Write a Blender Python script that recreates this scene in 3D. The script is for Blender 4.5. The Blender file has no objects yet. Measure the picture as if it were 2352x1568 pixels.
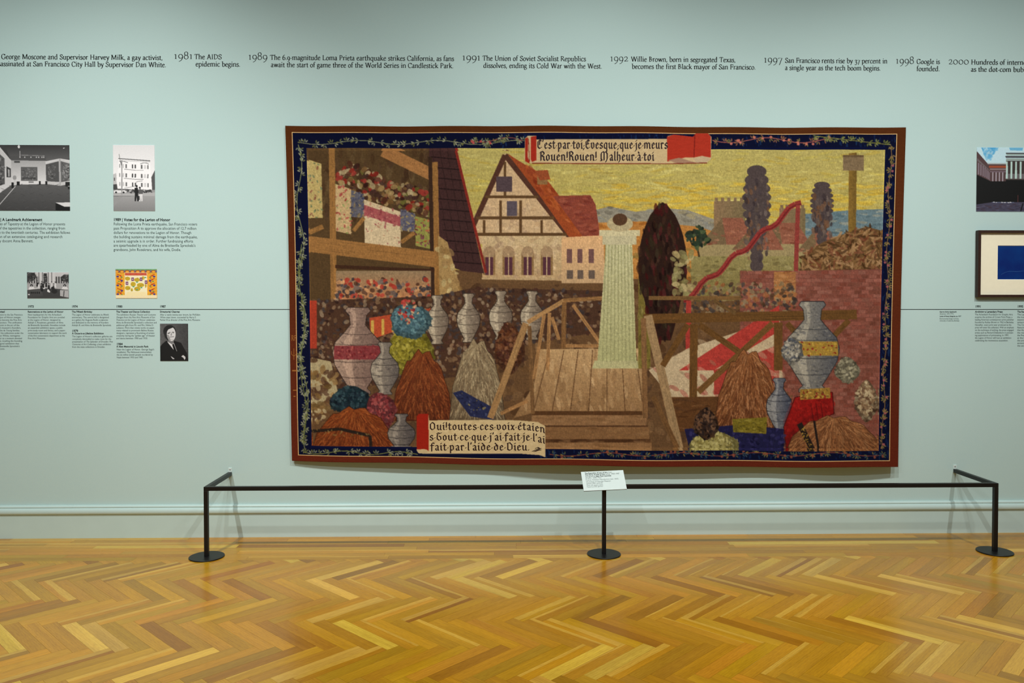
import bpy, math, random
import numpy as np
from mathutils import Vector, Matrix

# ------------------------------------------------------------------ camera, light, exposure
SC = bpy.context.scene
COL = SC.collection
F, W, HH = 1829.0, 2352, 1568          # focal length in pixels of the 2352x1568 frame
CAM_D, CAM_H = 5.63, 1.60              # distance to the wall, lens height
YAW, PITCH, SHIFT = math.radians(1.21), math.atan(35 / F), 38.0

cam_data = bpy.data.cameras.new('camera')
cam_data.sensor_width = 36.0
cam_data.lens = F / W * 36.0
cam_data.shift_y = -SHIFT / W
cam_data.clip_start = 0.05
cam = bpy.data.objects.new('camera', cam_data)
COL.objects.link(cam)
cam.location = (0, -CAM_D, CAM_H)
cam.rotation_euler = (math.pi / 2 - PITCH, 0, -YAW)
SC.camera = cam
CAM_R = np.array(cam.rotation_euler.to_matrix())

world = bpy.data.worlds.new('world')
SC.world = world
world.use_nodes = True
world.node_tree.nodes['Background'].inputs[0].default_value = (0.80, 0.95, 1.0, 1)
world.node_tree.nodes['Background'].inputs[1].default_value = 0.11

SC.view_settings.view_transform = 'Standard'
SC.view_settings.look = 'None'
SC.view_settings.gamma = 1.0
SC.view_settings.use_curve_mapping = False
SC.view_settings.exposure = 0.0


def spot(name, loc, target, power, size, blend, radius, color=(0.98, 1.0, 0.975)):
    d = bpy.data.lights.new(name, 'SPOT')
    d.energy = power
    d.spot_size = math.radians(size)
    d.spot_blend = blend
    d.shadow_soft_size = radius
    d.color = color
    o = bpy.data.objects.new(name, d)
    COL.objects.link(o)
    o.location = loc
    o.rotation_euler = (Vector(target) - Vector(loc)).to_track_quat('-Z', 'Y').to_euler()
    return o


# main ceiling track in front of the wall
for lx, tx, tz, p in ((-2.60, -3.4, 0.05, 540), (-1.00, -1.2, 0.4, 125), (0.90, 0.8, 0.4, 350), (2.35, 2.4, 0.4, 115), (3.75, 3.6, 0.4, 340)):
    spot('track_spot', (lx, -3.4, 4.6), (tx, 0, tz), p, 100, 1.0, 0.035)
# second track closer to the wall, weaker
for lx, p in ((-2.4, 20), (0.6, 22), (3.0, 20)):
    spot('near_track_spot', (lx, -1.0, 4.6), (lx, -0.4, 0.0), p, 110, 1.0, 0.05)
# far track across the room
for lx, p in ((-1.6, 215), (2.0, 130)):
    spot('far_track_spot', (lx, -5.2, 4.6), (lx, -0.5, 0.3), p, 110, 1.0, 0.06)


def px(x, y, Y=0.0):
    """photo pixel -> point on the vertical plane y = Y (arrays welcome)"""
    x = np.asarray(x, float); y = np.asarray(y, float); Y = np.asarray(Y, float)
    dc = np.stack([(x - W / 2) / F, -(y - (HH / 2 - SHIFT)) / F, -np.ones_like(x * y)], -1)
    d = dc @ CAM_R.T
    k = (Y + CAM_D) / d[..., 1]
    return np.array([0, -CAM_D, CAM_H]) + d * k[..., None]


def px_floor(x, y):
    dc = np.array([(x - W / 2) / F, -(y - (HH / 2 - SHIFT)) / F, -1.0])
    d = CAM_R @ dc
    k = -CAM_H / d[2]
    return np.array([0, -CAM_D, CAM_H]) + d * k


def project(p):
    v = CAM_R.T @ (np.asarray(p, float) - np.array([0, -CAM_D, CAM_H]))
    return W / 2 + F * v[0] / -v[2], (HH / 2 - SHIFT) - F * v[1] / -v[2]


# ------------------------------------------------------------------ materials
def lin(c):
    c = np.asarray(c, float) / 255.0
    return np.where(c <= 0.04045, c / 12.92, ((c + 0.055) / 1.055) ** 2.4)


def rgba(c):
    l = lin(c)
    return (float(l[0]), float(l[1]), float(l[2]), 1.0)


class NT:
    def __init__(self, name):
        self.m = bpy.data.materials.new(name)
        self.m.use_nodes = True
        self.t = self.m.node_tree
        self.b = self.t.nodes['Principled BSDF']

    def n(self, kind, **kw):
        nd = self.t.nodes.new(kind)
        for k, v in kw.items():
            setattr(nd, k, v)
        return nd

    def l(self, a, b):
        self.t.links.new(a, b)

    def noise(self, vec, scale, detail=3.0, rough=0.5):
        nd = self.n('ShaderNodeTexNoise')
        nd.inputs['Scale'].default_value = scale
        nd.inputs['Detail'].default_value = detail
        nd.inputs['Roughness'].default_value = rough
        if vec is not None:
            self.l(vec, nd.inputs['Vector'])
        return nd

    def mapping(self, vec, scale):
        nd = self.n('ShaderNodeMapping')
        nd.inputs['Scale'].default_value = scale
        self.l(vec, nd.inputs['Vector'])
        return nd.outputs[0]

    def mix(self, fac, a, b, mode='MIX'):
        nd = self.n('ShaderNodeMix', data_type='RGBA', blend_type=mode)
        for s, v in ((nd.inputs[0], fac), (nd.inputs[6], a), (nd.inputs[7], b)):
            if hasattr(v, 'is_linked'):
                self.l(v, s)
            elif isinstance(v, (int, float)):
                s.default_value = v
            else:
                s.default_value = v
        return nd.outputs[2]

    def ramp(self, fac, stops):
        nd = self.n('ShaderNodeValToRGB')
        e = nd.color_ramp.elements
        while len(e) < len(stops):
            e.new(0.5)
        for el, (p, c) in zip(e, stops):
            el.position = p
            el.color = c if len(c) == 4 else (*c, 1)
        self.l(fac, nd.inputs[0])
        return nd.outputs[0]

    def bump(self, height, strength, dist):
        nd = self.n('ShaderNodeBump')
        nd.inputs['Strength'].default_value = strength
        nd.inputs['Distance'].default_value = dist
        self.l(height, nd.inputs['Height'])
        self.l(nd.outputs[0], self.b.inputs['Normal'])

    def color(self, c):
        if hasattr(c, 'is_linked'):
            self.l(c, self.b.inputs['Base Color'])
        else:
            self.b.inputs['Base Color'].default_value = c

    def rough(self, r, spec=0.5):
        self.b.inputs['Roughness'].default_value = r
        self.b.inputs['Specular IOR Level'].default_value = spec


def plain(name, c, rough=0.6, spec=0.4, grain=0.06, scale=40):
    t = NT(name)
    tc = t.n('ShaderNodeTexCoord').outputs['Object']
    nz = t.noise(tc, scale)
    g = t.ramp(nz.outputs[0], [(0.3, (1 - grain,) * 3), (0.7, (1 + grain * 0.5,) * 3)])
    t.color(t.mix(1.0, rgba(c), g, 'MULTIPLY'))
    t.rough(rough, spec)
    return t.m


def wall_material():
    t = NT('mint_wall_paint')
    tc = t.n('ShaderNodeTexCoord').outputs['Object']
    a = t.noise(tc, 1.1, 2)
    b = t.noise(tc, 260, 2)
    c = t.mix(1.0, rgba((189, 212, 208)), t.ramp(a.outputs[0], [(0.3, (0.97, 0.985, 0.985)), (0.7, (1.0, 1.0, 1.0))]), 'MULTIPLY')
    c = t.mix(1.0, c, t.ramp(b.outputs[0], [(0.3, (0.955,) * 3), (0.7, (1.0,) * 3)]), 'MULTIPLY')
    t.color(c)
    t.rough(0.75, 0.25)
    w = t.noise(t.mapping(tc, (1, 1, 1)), 330, 2)
    t.bump(w.outputs[0], 0.35, 0.0012)
    return t.m


def wood_material(mode):
    """oak parquet; 'object' takes tint from the object's colour, 'attr' from mesh attributes"""
    t = NT('oak_parquet_' + mode)
    if mode == 'object':
        oi = t.n('ShaderNodeObjectInfo')
        tint = oi.outputs['Color']
        co = t.n('ShaderNodeTexCoord').outputs['Object']
        cx = t.n('ShaderNodeCombineXYZ')
        mul = t.n('ShaderNodeMath', operation='MULTIPLY')
        mul.inputs[1].default_value = 37.0
        t.l(oi.outputs['Random'], mul.inputs[0])
        t.l(mul.outputs[0], cx.inputs[0])
        t.l(mul.outputs[0], cx.inputs[1])
        ad = t.n('ShaderNodeVectorMath', operation='ADD')
        t.l(co, ad.inputs[0]); t.l(cx.outputs[0], ad.inputs[1])
        vec = ad.outputs[0]
    else:
        tint = t.n('ShaderNodeAttribute', attribute_name='tint').outputs['Color']
        vec = t.n('ShaderNodeAttribute', attribute_name='grain').outputs['Vector']
    n1 = t.noise(t.mapping(vec, (1.6, 34, 34)), 1.0, 4, 0.6)
    n2 = t.noise(t.mapping(vec, (24, 230, 230)), 1.0, 2, 0.6)
    n3 = t.noise(t.mapping(vec, (2.2, 7, 7)), 1.0, 2, 0.5)
    if mode == 'object':     # some strips carry a pale sapwood edge
        wn = t.n('ShaderNodeTexWhiteNoise', noise_dimensions='1D')
        t.l(mul.outputs[0], wn.inputs['W'])
        rs = t.n('ShaderNodeSeparateColor'); t.l(wn.outputs['Color'], rs.inputs[0])
        ps = t.n('ShaderNodeSeparateXYZ'); t.l(co, ps.inputs[0])
        def mth(op, a, b):
            nd = t.n('ShaderNodeMath', operation=op)
            for k_, v_ in ((0, a), (1, b)):
                if hasattr(v_, 'is_linked'):
                    t.l(v_, nd.inputs[k_])
                else:
                    nd.inputs[k_].default_value = v_
            return nd.outputs[0]
        wob = t.noise(t.mapping(vec, (3.0, 0.5, 0.5)), 1.0, 1)
        edge = mth('ADD', ps.outputs[1], mth('MULTIPLY', mth('SUBTRACT', wob.outputs[0], 0.5), 0.028))
        lim = mth('SUBTRACT', 0.034, mth('MULTIPLY', rs.outputs[1], 0.040))
        m_ = mth('MULTIPLY', mth('GREATER_THAN', edge, lim), mth('GREATER_THAN', rs.outputs[0], 0.72))
        tint = t.mix(mth('MULTIPLY', m_, 0.60), tint, rgba((222, 180, 74)))
    wv = t.n('ShaderNodeTexWave', wave_type='BANDS', bands_direction='Y')
    wv.inputs['Scale'].default_value = 7.0
    wv.inputs['Distortion'].default_value = 5.5
    wv.inputs['Detail'].default_value = 2.0
    wv.inputs['Detail Scale'].default_value = 1.2
    t.l(t.mapping(vec, (0.55, 3.4, 3.4)), wv.inputs['Vector'])
    c = t.mix(1.0, tint, t.ramp(n1.outputs[0], [(0.25, (0.84, 0.80, 0.72)), (0.75, (1.10, 1.11, 1.12))]), 'MULTIPLY')
    c = t.mix(1.0, c, t.ramp(wv.outputs['Fac'], [(0.0, (0.93, 0.91, 0.88)), (0.6, (1.0, 1.0, 1.0))]), 'MULTIPLY')
    c = t.mix(1.0, c, t.ramp(n2.outputs[0], [(0.32, (0.84, 0.80, 0.72)), (0.55, (1.0, 1.0, 1.0))]), 'MULTIPLY')
    c = t.mix(1.0, c, t.ramp(n3.outputs[0], [(0.25, (0.90, 0.88, 0.84)), (0.7, (1.06, 1.05, 1.04))]), 'MULTIPLY')
    t.color(c)
    t.rough(0.30, 0.42)
    t.l(t.ramp(n3.outputs[0], [(0.2, (0.20,) * 3), (0.8, (0.30,) * 3)]), t.b.inputs['Roughness'])
    t.bump(n2.outputs[0], 0.10, 0.0006)
    return t.m


def print_material(name, rough=0.45, weave=0.0):
    t = NT(name)
    col = t.n('ShaderNodeAttribute', attribute_name='Col').outputs['Color']
    tc = t.n('ShaderNodeTexCoord').outputs['Object']
    if weave:
        a = t.noise(t.mapping(tc, (420, 420, 130)), 1.0, 2)
        b = t.noise(t.mapping(tc, (26, 26, 110)), 1.0, 3)
        col = t.mix(1.0, col, t.ramp(a.outputs[0], [(0.3, (0.84,) * 3), (0.7, (1.08,) * 3)]), 'MULTIPLY')
        col = t.mix(1.0, col, t.ramp(b.outputs[0], [(0.3, (0.91, 0.90, 0.89)), (0.7, (1.04, 1.04, 1.03))]), 'MULTIPLY')
        t.bump(a.outputs[0], 0.55, 0.0015)
    else:
        a = t.noise(tc, 300, 2)
        col = t.mix(1.0, col, t.ramp(a.outputs[0], [(0.3, (0.97,) * 3), (0.7, (1.02,) * 3)]), 'MULTIPLY')
    t.color(col)
    t.rough(rough, 0.1 if weave else 0.3)
    return t.m


def ink(name, c):
    return plain(name, c, 0.6, 0.2, 0.04, 200)


M_WALL = wall_material()
M_WOOD = wood_material('object')
M_WOODS = wood_material('attr')
M_SUB = plain('dark_subfloor', (58, 36, 14), 0.8)
M_BASE = plain('satin_mint_trim_paint', (192, 213, 208), 0.35, 0.5, 0.02, 8)
M_BLACK = plain('black_powder_coat', (16, 15, 15), 0.42, 0.4, 0.12, 300)
M_INK = ink('black_vinyl', (22, 27, 25))
M_TEXT = ink('dark_print', (40, 52, 47))
M_GREY = ink('grey_print', (105, 115, 112))
M_PRINT = print_material('photo_print')
M_TAP = print_material('woven_wool', 0.95, 1)
M_THREAD = ink('dark_brown_thread', (38, 16, 16))
M_GOLD = ink('gold_thread', (150, 92, 40))
M_LINING = plain('brown_lining', (70, 36, 22), 0.95, 0.1)
M_WHITE = plain('white_label_card', (214, 226, 222), 0.5, 0.3, 0.02)
M_BRACK = plain('clear_bracket', (214, 228, 222), 0.25, 0.6, 0.02)
M_STEEL = plain('screw_steel', (150, 155, 152), 0.3, 0.6)
M_FRAME = plain('dark_walnut_frame', (52, 27, 15), 0.5, 0.4, 0.3, 60)
M_MAT = plain('cream_mat_board', (246, 236, 208), 0.8, 0.2, 0.02)
M_BEVEL = plain('white_mat_bevel', (246, 244, 232), 0.8, 0.2, 0.02)


# ------------------------------------------------------------------ mesh helpers
def link(name, me, mat=None, parent=None, **props):
    o = bpy.data.objects.new(name, me)
    COL.objects.link(o)
    if mat is not None and me is not None and not me.materials:
        me.materials.append(mat)
    if parent is not None:
        o.parent = parent
    for k, v in props.items():
        o[k] = v
    return o


def np_mesh(name, V, Q, smooth=False, attrs=None):
    """fast mesh from vertices and equal-size faces"""
    V = np.asarray(V, np.float32); Q = np.asarray(Q, np.int32)
    me = bpy.data.meshes.new(name)
    k = Q.shape[1]
    me.vertices.add(len(V)); me.loops.add(Q.size); me.polygons.add(len(Q))
    me.vertices.foreach_set('co', V.ravel())
    me.loops.foreach_set('vertex_index', Q.ravel())
    me.polygons.foreach_set('loop_start', np.arange(0, Q.size, k, dtype=np.int32))
    me.update(calc_edges=True)
    if smooth:
        me.polygons.foreach_set('use_smooth', np.ones(len(Q), bool))
    for nm, (kind, data) in (attrs or {}).items():
        a = me.attributes.new(nm, kind, 'POINT')
        a.data.foreach_set('color' if kind == 'FLOAT_COLOR' else 'vector', np.asarray(data, np.float32).ravel())
    return me


def poly_mesh(name, V, faces, smooth=False):
    me = bpy.data.meshes.new(name)
    me.from_pydata([tuple(map(float, v)) for v in V], [], faces)
    me.update()
    if smooth:
        me.polygons.foreach_set('use_smooth', [True] * len(me.polygons))
    return me


def box_mesh(name, x0, x1, y0, y1, z0, z1, bevel=0.0):
    if bevel <= 0:
        V = [(x, y, z) for z in (z0, z1) for y in (y0, y1) for x in (x0, x1)]
        Fc = [(0, 2, 3, 1), (4, 5, 7, 6), (0, 1, 5, 4), (2, 6, 7, 3), (0, 4, 6, 2), (1, 3, 7, 5)]
        return poly_mesh(name, V, Fc)
    import bmesh
    me = box_mesh(name, x0, x1, y0, y1, z0, z1)
    bm = bmesh.new(); bm.from_mesh(me)
    bmesh.ops.bevel(bm, geom=bm.edges[:], offset=bevel, segments=2, affect='EDGES', profile=0.5)
    bm.to_mesh(me); bm.free()
    return me


def bar_mesh(name, a, b, w, h):
    """square bar from a to b (horizontal or vertical), slightly eased edges"""
    a, b = Vector(a), Vector(b)
    d = (b - a); L = d.length
    me = box_mesh(name, -w / 2, w / 2, -h / 2, h / 2, 0, L, 0.0015)
    up = Vector((0, 0, 1))
    dn = d.normalized()
    if abs(dn.z) > 0.99:
        R = Matrix.Identity(3)
    else:
        side = dn.cross(up).normalized()
        R = Matrix((side, up if abs(dn.z) < 1e-6 else side.cross(dn), dn)).transposed()
    me.transform(Matrix.Translation(a) @ R.to_4x4())
    return me


def lathe_mesh(name, prof, n=48):
    V, Fc = [], []
    for r, z in prof:
        for i in range(n):
            t = 2 * math.pi * i / n
            V.append((r * math.cos(t), r * math.sin(t), z))
    for j in range(len(prof) - 1):
        for i in range(n):
            k = (i + 1) % n
            Fc.append((j * n + i, j * n + k, (j + 1) * n + k, (j + 1) * n + i))
    Fc.append(tuple(range(n - 1, -1, -1)))
    Fc.append(tuple((len(prof) - 1) * n + i for i in range(n)))
    return poly_mesh(name, V, Fc)


def thing(name, label, cat, loc=(0, 0, 0), group=None):
    o = bpy.data.objects.new(name, None)
    COL.objects.link(o)
    o.location = loc
    o.empty_display_size = 0.1
    o['label'] = label; o['category'] = cat
    if group:
        o['group'] = group
    return o


def tag(o, label, cat, group=None):
    o['label'] = label; o['category'] = cat
    if group:
        o['group'] = group
    return o


def settle(child, parent):
    """child mesh is in world coordinates: keep it there under a parent with an offset"""
    child.data.transform(Matrix.Translation(-Vector(parent.location)))
    child.parent = parent
    return child


# ------------------------------------------------------------------ the room shell
X0, X1 = -6.2, 6.6
wall = link('wall_back', box_mesh('wall_back', X0, X1, 0, 0.15, -0.02, 4.7), M_WALL, kind='structure')

prof = [(0.0, 0.0), (-0.020, 0.0), (-0.020, 0.158), (-0.023, 0.160), (-0.023, 0.165), (-0.0215, 0.1665), (-0.028, 0.168), (-0.032, 0.173), (-0.035, 0.181),
        (-0.0355, 0.189), (-0.034, 0.197), (-0.030, 0.205), (-0.024, 0.210), (-0.0195, 0.2115), (-0.0195, 0.214), (-0.022, 0.216), (-0.022, 0.221),
        (-0.018, 0.226), (-0.010, 0.229), (0.0, 0.230)]


def run_mesh(name, pr):
    V = [(x, y, z) for x in (X0, X1) for y, z in pr]
    n = len(pr)
    Fc = [(i, i + 1, n + i + 1, n + i) for i in range(n - 1)] + [tuple(range(n - 1, -1, -1)), tuple(range(n, 2 * n))]
    return poly_mesh(name, V, Fc)


base = link('baseboard_back', run_mesh('baseboard_back', prof[:3] + [(0.0, 0.158)]), M_BASE, kind='structure')
link('cap_moulding', run_mesh('cap_moulding', [(0.0, 0.158)] + prof[2:]), M_BASE, base)

# ------------------------------------------------------------------ parquet floor
rnd = random.Random(11)
floor = link('floor', box_mesh('floor', X0, X1, -8.0, 0.0, -0.06, -0.0062), M_SUB, kind='structure')
PL, PW, TH, GAP = 0.459, 0.0690, 0.006, 0.0004
BORDER = -0.53
BAND0 = -0.765        # depth of the first zigzag line


def tint():
    r = rnd.random()
    if r < 0.07:
        c = np.array((212, 170, 62))          # pale sapwood
    elif r < 0.17:
        c = np.array((174, 122, 20))
    elif r < 0.22:
        c = np.array((162, 110, 18))
    else:
        c = np.array((190, 138, 24))
    c = c * 1.01 * (1 + rnd.uniform(-0.06, 0.06)) + np.array((rnd.uniform(-5, 5), rnd.uniform(-5, 5), rnd.uniform(-8, 8)))
    return rgba(np.clip(c, 5, 250))


def clip_poly(P, f):
    out = []
    for i in range(len(P)):
        a, b = P[i], P[(i + 1) % len(P)]
        fa, fb = f(a), f(b)
        if fa >= 0:
            out.append(a)
        if (fa >= 0) != (fb >= 0):
            k = fa / (fa - fb)
            out.append((a[0] + (b[0] - a[0]) * k, a[1] + (b[1] - a[1]) * k))
    return out


def prism(P, z0=-TH, z1=0.0):
    n = len(P)
    V = [(x, y, z0) for x, y in P] + [(x, y, z1) for x, y in P]
    Fc = [tuple(range(n, 2 * n))] + [(i, (i + 1) % n, n + (i + 1) % n, n + i) for i in range(n)]
    return V, Fc


planks = []      # (centre, angle, local polygon, full?)
s2 = math.sqrt(0.5)
full = [(GAP, GAP), (PL - GAP, GAP), (PL - GAP, PW - GAP), (GAP, PW - GAP)]
full = [(x - PL / 2, y - PW / 2) for x, y in full]
OFFX = 0.045
for band in range(-2, 14):
    for k in range(-150, 150):
        for kind in (0, 1):
            # lattice in the unrotated frame, bands run along (1,1)
            ox, oy = k * PW - band * PL * -1.0, k * PW - band * PL
            if kind == 0:
                cx, cy, ang = ox + PL / 2, oy + PW / 2, 0.0
            else:
                cx, cy, ang = ox + PW / 2, oy + PW + PL / 2, math.pi / 2
            # rotate so that (1,1) lies along x
            X = (cx + cy) * s2 + OFFX
            Yv = (-cx + cy) * s2 + BAND0 - PL * s2 / 2 + PW * s2 / 2 * 0
            if X < X0 or X > X1 or Yv > BORDER + 0.3 or Yv < -5.0:
                continue
            a = ang - math.pi / 4
            ca, sa = math.cos(a), math.sin(a)
            P = [(X + x * ca - y * sa, Yv + x * sa + y * ca) for x, y in full]
            Pc = clip_poly(P, lambda p: BORDER - GAP - p[1])
            Pc = clip_poly(Pc, lambda p: p[0] - X0)
            Pc = clip_poly(Pc, lambda p: X1 - p[0])
            if len(Pc) < 3:
                continue
            is_full = len(Pc) == 4 and min(p[1] for p in P) == min(p[1] for p in Pc) and max(p[1] for p in P) == max(p[1] for p in Pc)
            loc = [((p[0] - X) * ca + (p[1] - Yv) * sa, -(p[0] - X) * sa + (p[1] - Yv) * ca) for p in Pc]
            planks.append(((X, Yv), a, loc, is_full, Pc))


def shown(P):
    """area of the floor polygon P that the photograph shows, in pixels"""
    if max(p[1] for p in P) < -CAM_D + 1.2:
        return 0.0
    q = [project((x, max(y, -CAM_D + 0.8), 0)) for x, y in P]
    for f in (lambda p: p[0], lambda p: W - p[0], lambda p: HH - p[1]):
        q = clip_poly(q, f)
        if len(q) < 3:
            return 0.0
    return abs(sum(q[i][0] * q[(i + 1) % len(q)][1] - q[(i + 1) % len(q)][0] * q[i][1] for i in range(len(q)))) / 2


planks.sort(key=lambda p: -shown(p[4]))
V0, F0 = prism(full)
FULL_ME = poly_mesh('plank', V0, F0)
FULL_ME.materials.append(M_WOOD)
for (X, Yv), a, loc, is_full, Pc in planks[:300]:
    if is_full:
        me = FULL_ME
    else:
        Vp, Fp = prism(loc)
        me = poly_mesh('plank', Vp, Fp)
        me.materials.append(M_WOOD)
    o = link('plank', me, None, floor)
    o.location = (X, Yv, 0)
    o.rotation_euler = (0, 0, a)
    o.color = tint()
sv, sf, st, sg = [], [], [], []
for (X, Yv), a, loc, is_full, Pc in planks[300:]:
    Vp, Fp = prism(Pc)
    n = len(sv)
    sv += Vp
    sf += [tuple(i + n for i in f) for f in Fp]
    c = tint(); off = rnd.random() * 37
    st += [c] * len(Vp)
    ll = loc + loc
    sg += [(q[0] + off, q[1] + off, 0) for q in ll]
me = poly_mesh('plank_field', sv, sf)
a_ = me.attributes.new('tint', 'FLOAT_COLOR', 'POINT'); a_.data.foreach_set('color', np.array(st, np.float32).ravel())
a_ = me.attributes.new('grain', 'FLOAT_VECTOR', 'POINT'); a_.data.foreach_set('vector', np.array(sg, np.float32).ravel())
link('plank_field', me, M_WOODS, floor, kind='stuff')

rows = 8
bw = -BORDER / rows
for r in range(rows):
    x = -4.6 - rnd.random() * 0.6
    ya, yb = -r * bw - 0.0, -(r + 1) * bw
    while x < 5.4:
        L = rnd.uniform(0.55, 1.5)
        P = [(-L / 2 + GAP, -bw / 2 + GAP), (L / 2 - GAP, -bw / 2 + GAP), (L / 2 - GAP, bw / 2 - GAP), (-L / 2 + GAP, bw / 2 - GAP)]
        Vp, Fp = prism(P)
        me = poly_mesh('board', Vp, Fp)
        me.materials.append(M_WOOD)
        o = link('board', me, None, floor)
        o.location = (x + L / 2, (ya + yb) / 2, 0)
        o.color = tint()
        x += L


# ------------------------------------------------------------------ lettering engine
class Font:
    def __init__(self):
        self.g = {}

    def layout(self, text, size=1.0, shear=0.0, track=0.0):
        V, Fc, x = [], [], 0.0
        for ch in text:
            gl = self.g.get(ch)
            if gl is None:
                x += 0.28
                continue
            v, f, adv = gl
            n = len(V)
            V += [(x + p[0] + shear * p[1], p[1]) for p in v]
            Fc += [tuple(i + n for i in q) for q in f]
            x += adv + track
        return [(p[0] * size, p[1] * size) for p in V], Fc, x * size


def sans_font(chars, offset):
    """built-in outline font turned into glyph meshes"""
    fo = Font()
    cu = bpy.data.curves.new('glyph', 'FONT')
    cu.resolution_u = 2
    cu.fill_mode = 'FRONT'
    ob = bpy.data.objects.new('glyph', cu)
    COL.objects.link(ob)

    def grab(s, off):
        cu.body = s
        cu.offset = off
        dg = bpy.context.evaluated_depsgraph_get()
        dg.update()
        e = ob.evaluated_get(dg)
        m = e.to_mesh()
        v = [(p.co.x, p.co.y) for p in m.vertices]
        f = [tuple(p.vertices) for p in m.polygons]
        e.to_mesh_clear()
        return v, f

    hh = max(p[0] for p in grab('HH', 0)[0])
    for ch in sorted(set(chars)):
        adv = max(p[0] for p in grab('H' + ch + 'H', 0)[0]) - hh
        v, f = grab(ch, offset) if ch != ' ' else ([], [])
        fo.g[ch] = (v, f, adv + offset * 1.2)
    bpy.data.objects.remove(ob)
    bpy.data.curves.remove(cu)
    return fo


def hull(P):
    P = sorted(set((round(x, 5), round(y, 5)) for x, y in P))
    def half(Q):
        h = []
        for p in Q:
            while len(h) > 1 and (h[-1][0] - h[-2][0]) * (p[1] - h[-2][1]) - (h[-1][1] - h[-2][1]) * (p[0] - h[-2][0]) <= 0:
                h.pop()
            h.append(p)
        return h
    a, b = half(P), half(P[::-1])
    return a[:-1] + b[:-1]


def pen_font(src, a, b, angle, kind, serif=(9.5, 3.0)):
    """a calligraphic alphabet: strokes drawn with a pen of half-width a and half-thickness b held at an angle.
    src: char -> 'advance | strokes', M x y / L x y / C cubic; S x y foot serif; T x y top wedge; O cx cy rx ry ring; D x y r dot"""
    fo = Font()
    u = (math.cos(angle), math.sin(angle)); v = (-u[1], u[0])
    for ch, s in src.items():
        adv, body = s.split('|')
        V, Fc = [], []

        def face(P):
            n = len(V)
            V.extend((p[0] / 100, p[1] / 100) for p in P)
            Fc.append(tuple(range(n, n + len(P))))

        def stroke(pts):
            pts = [pts[0]] + [q for p, q in zip(pts, pts[1:]) if abs(p[0] - q[0]) + abs(p[1] - q[1]) > 1e-4]
            if kind == 'nib':
                for p, q in zip(pts, pts[1:]):
                    R = [(c[0] + i * a * u[0] + j * b * v[0], c[1] + i * a * u[1] + j * b * v[1]) for c in (p, q) for i in (-1, 1) for j in (-1, 1)]
                    face(hull(R))
                return
            n = len(pts)
            L, R = [], []
            for i, p in enumerate(pts):
                q0, q1 = pts[max(i - 1, 0)], pts[min(i + 1, n - 1)]
                dx, dy = q1[0] - q0[0], q1[1] - q0[1]
                m = math.hypot(dx, dy) or 1
                nx, ny = -dy / m, dx / m
                h = math.hypot(a * (nx * u[0] + ny * u[1]), b * (nx * v[0] + ny * v[1]))
                L.append((p[0] + nx * h, p[1] + ny * h)); R.append((p[0] - nx * h, p[1] - ny * h))
            for i in range(n - 1):
                face([R[i], R[i + 1], L[i + 1], L[i]])

        tok = body.split()
        i, pts = 0, []

        def flush():
            nonlocal pts
            if len(pts) > 1:
                stroke(pts)
            pts = []

        while i < len(tok):
            c = tok[i]
            if c == 'M':
                flush(); pts = [(float(tok[i + 1]), float(tok[i + 2]))]; i += 3
            elif c == 'L':
                pts.append((float(tok[i + 1]), float(tok[i + 2]))); i += 3
            elif c == 'C':
                q = [float(z) for z in tok[i + 1:i + 7]]
                p0 = pts[-1]
                for k in range(1, 10):
                    t = k / 9.0
                    w = ((1 - t) ** 3, 3 * t * (1 - t) ** 2, 3 * t * t * (1 - t), t ** 3)
                    pts.append((w[0] * p0[0] + w[1] * q[0] + w[2] * q[2] + w[3] * q[4], w[0] * p0[1] + w[1] * q[1] + w[2] * q[3] + w[3] * q[5]))
                i += 7
            elif c == 'S':
                flush(); x, y = float(tok[i + 1]), float(tok[i + 2]); i += 3
                w_, h_ = serif
                face([(x - w_, y), (x + w_, y), (x + w_, y + h_ * .7), (x + a, y + h_ * 1.7), (x - a, y + h_ * 1.7), (x - w_, y + h_ * .7)])
            elif c == 'K':
                flush(); x, y = float(tok[i + 1]), float(tok[i + 2]); i += 3
                w_, h_ = serif
                face([(x - w_, y - h_ * .7), (x - a, y - h_ * 1.7), (x + a, y - h_ * 1.7), (x + w_, y - h_ * .7), (x + w_, y), (x - w_, y)])
            elif c == 'T':
                flush(); x, y = float(tok[i + 1]), float(tok[i + 2]); i += 3
                face([(x + a, y - 8), (x + a, y + 2.5), (x - a - 7, y - 3), (x - a - 7, y - 6), (x - a, y - 8)])
            elif c == 'O':
                flush(); cx, cy, rx, ry = [float(z) for z in tok[i + 1:i + 5]]; i += 5
                stroke([(cx + rx * math.cos(k * math.pi / 12), cy + ry * math.sin(k * math.pi / 12)) for k in range(25)])
            elif c == 'D':
                flush(); x, y, r = [float(z) for z in tok[i + 1:i + 4]]; i += 4
                face([(x + r * math.cos(k * math.pi / 5), y + r * math.sin(k * math.pi / 5)) for k in range(10)])
        flush()
        fo.g[ch] = (V, Fc, float(adv) / 100)
    return fo


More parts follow.
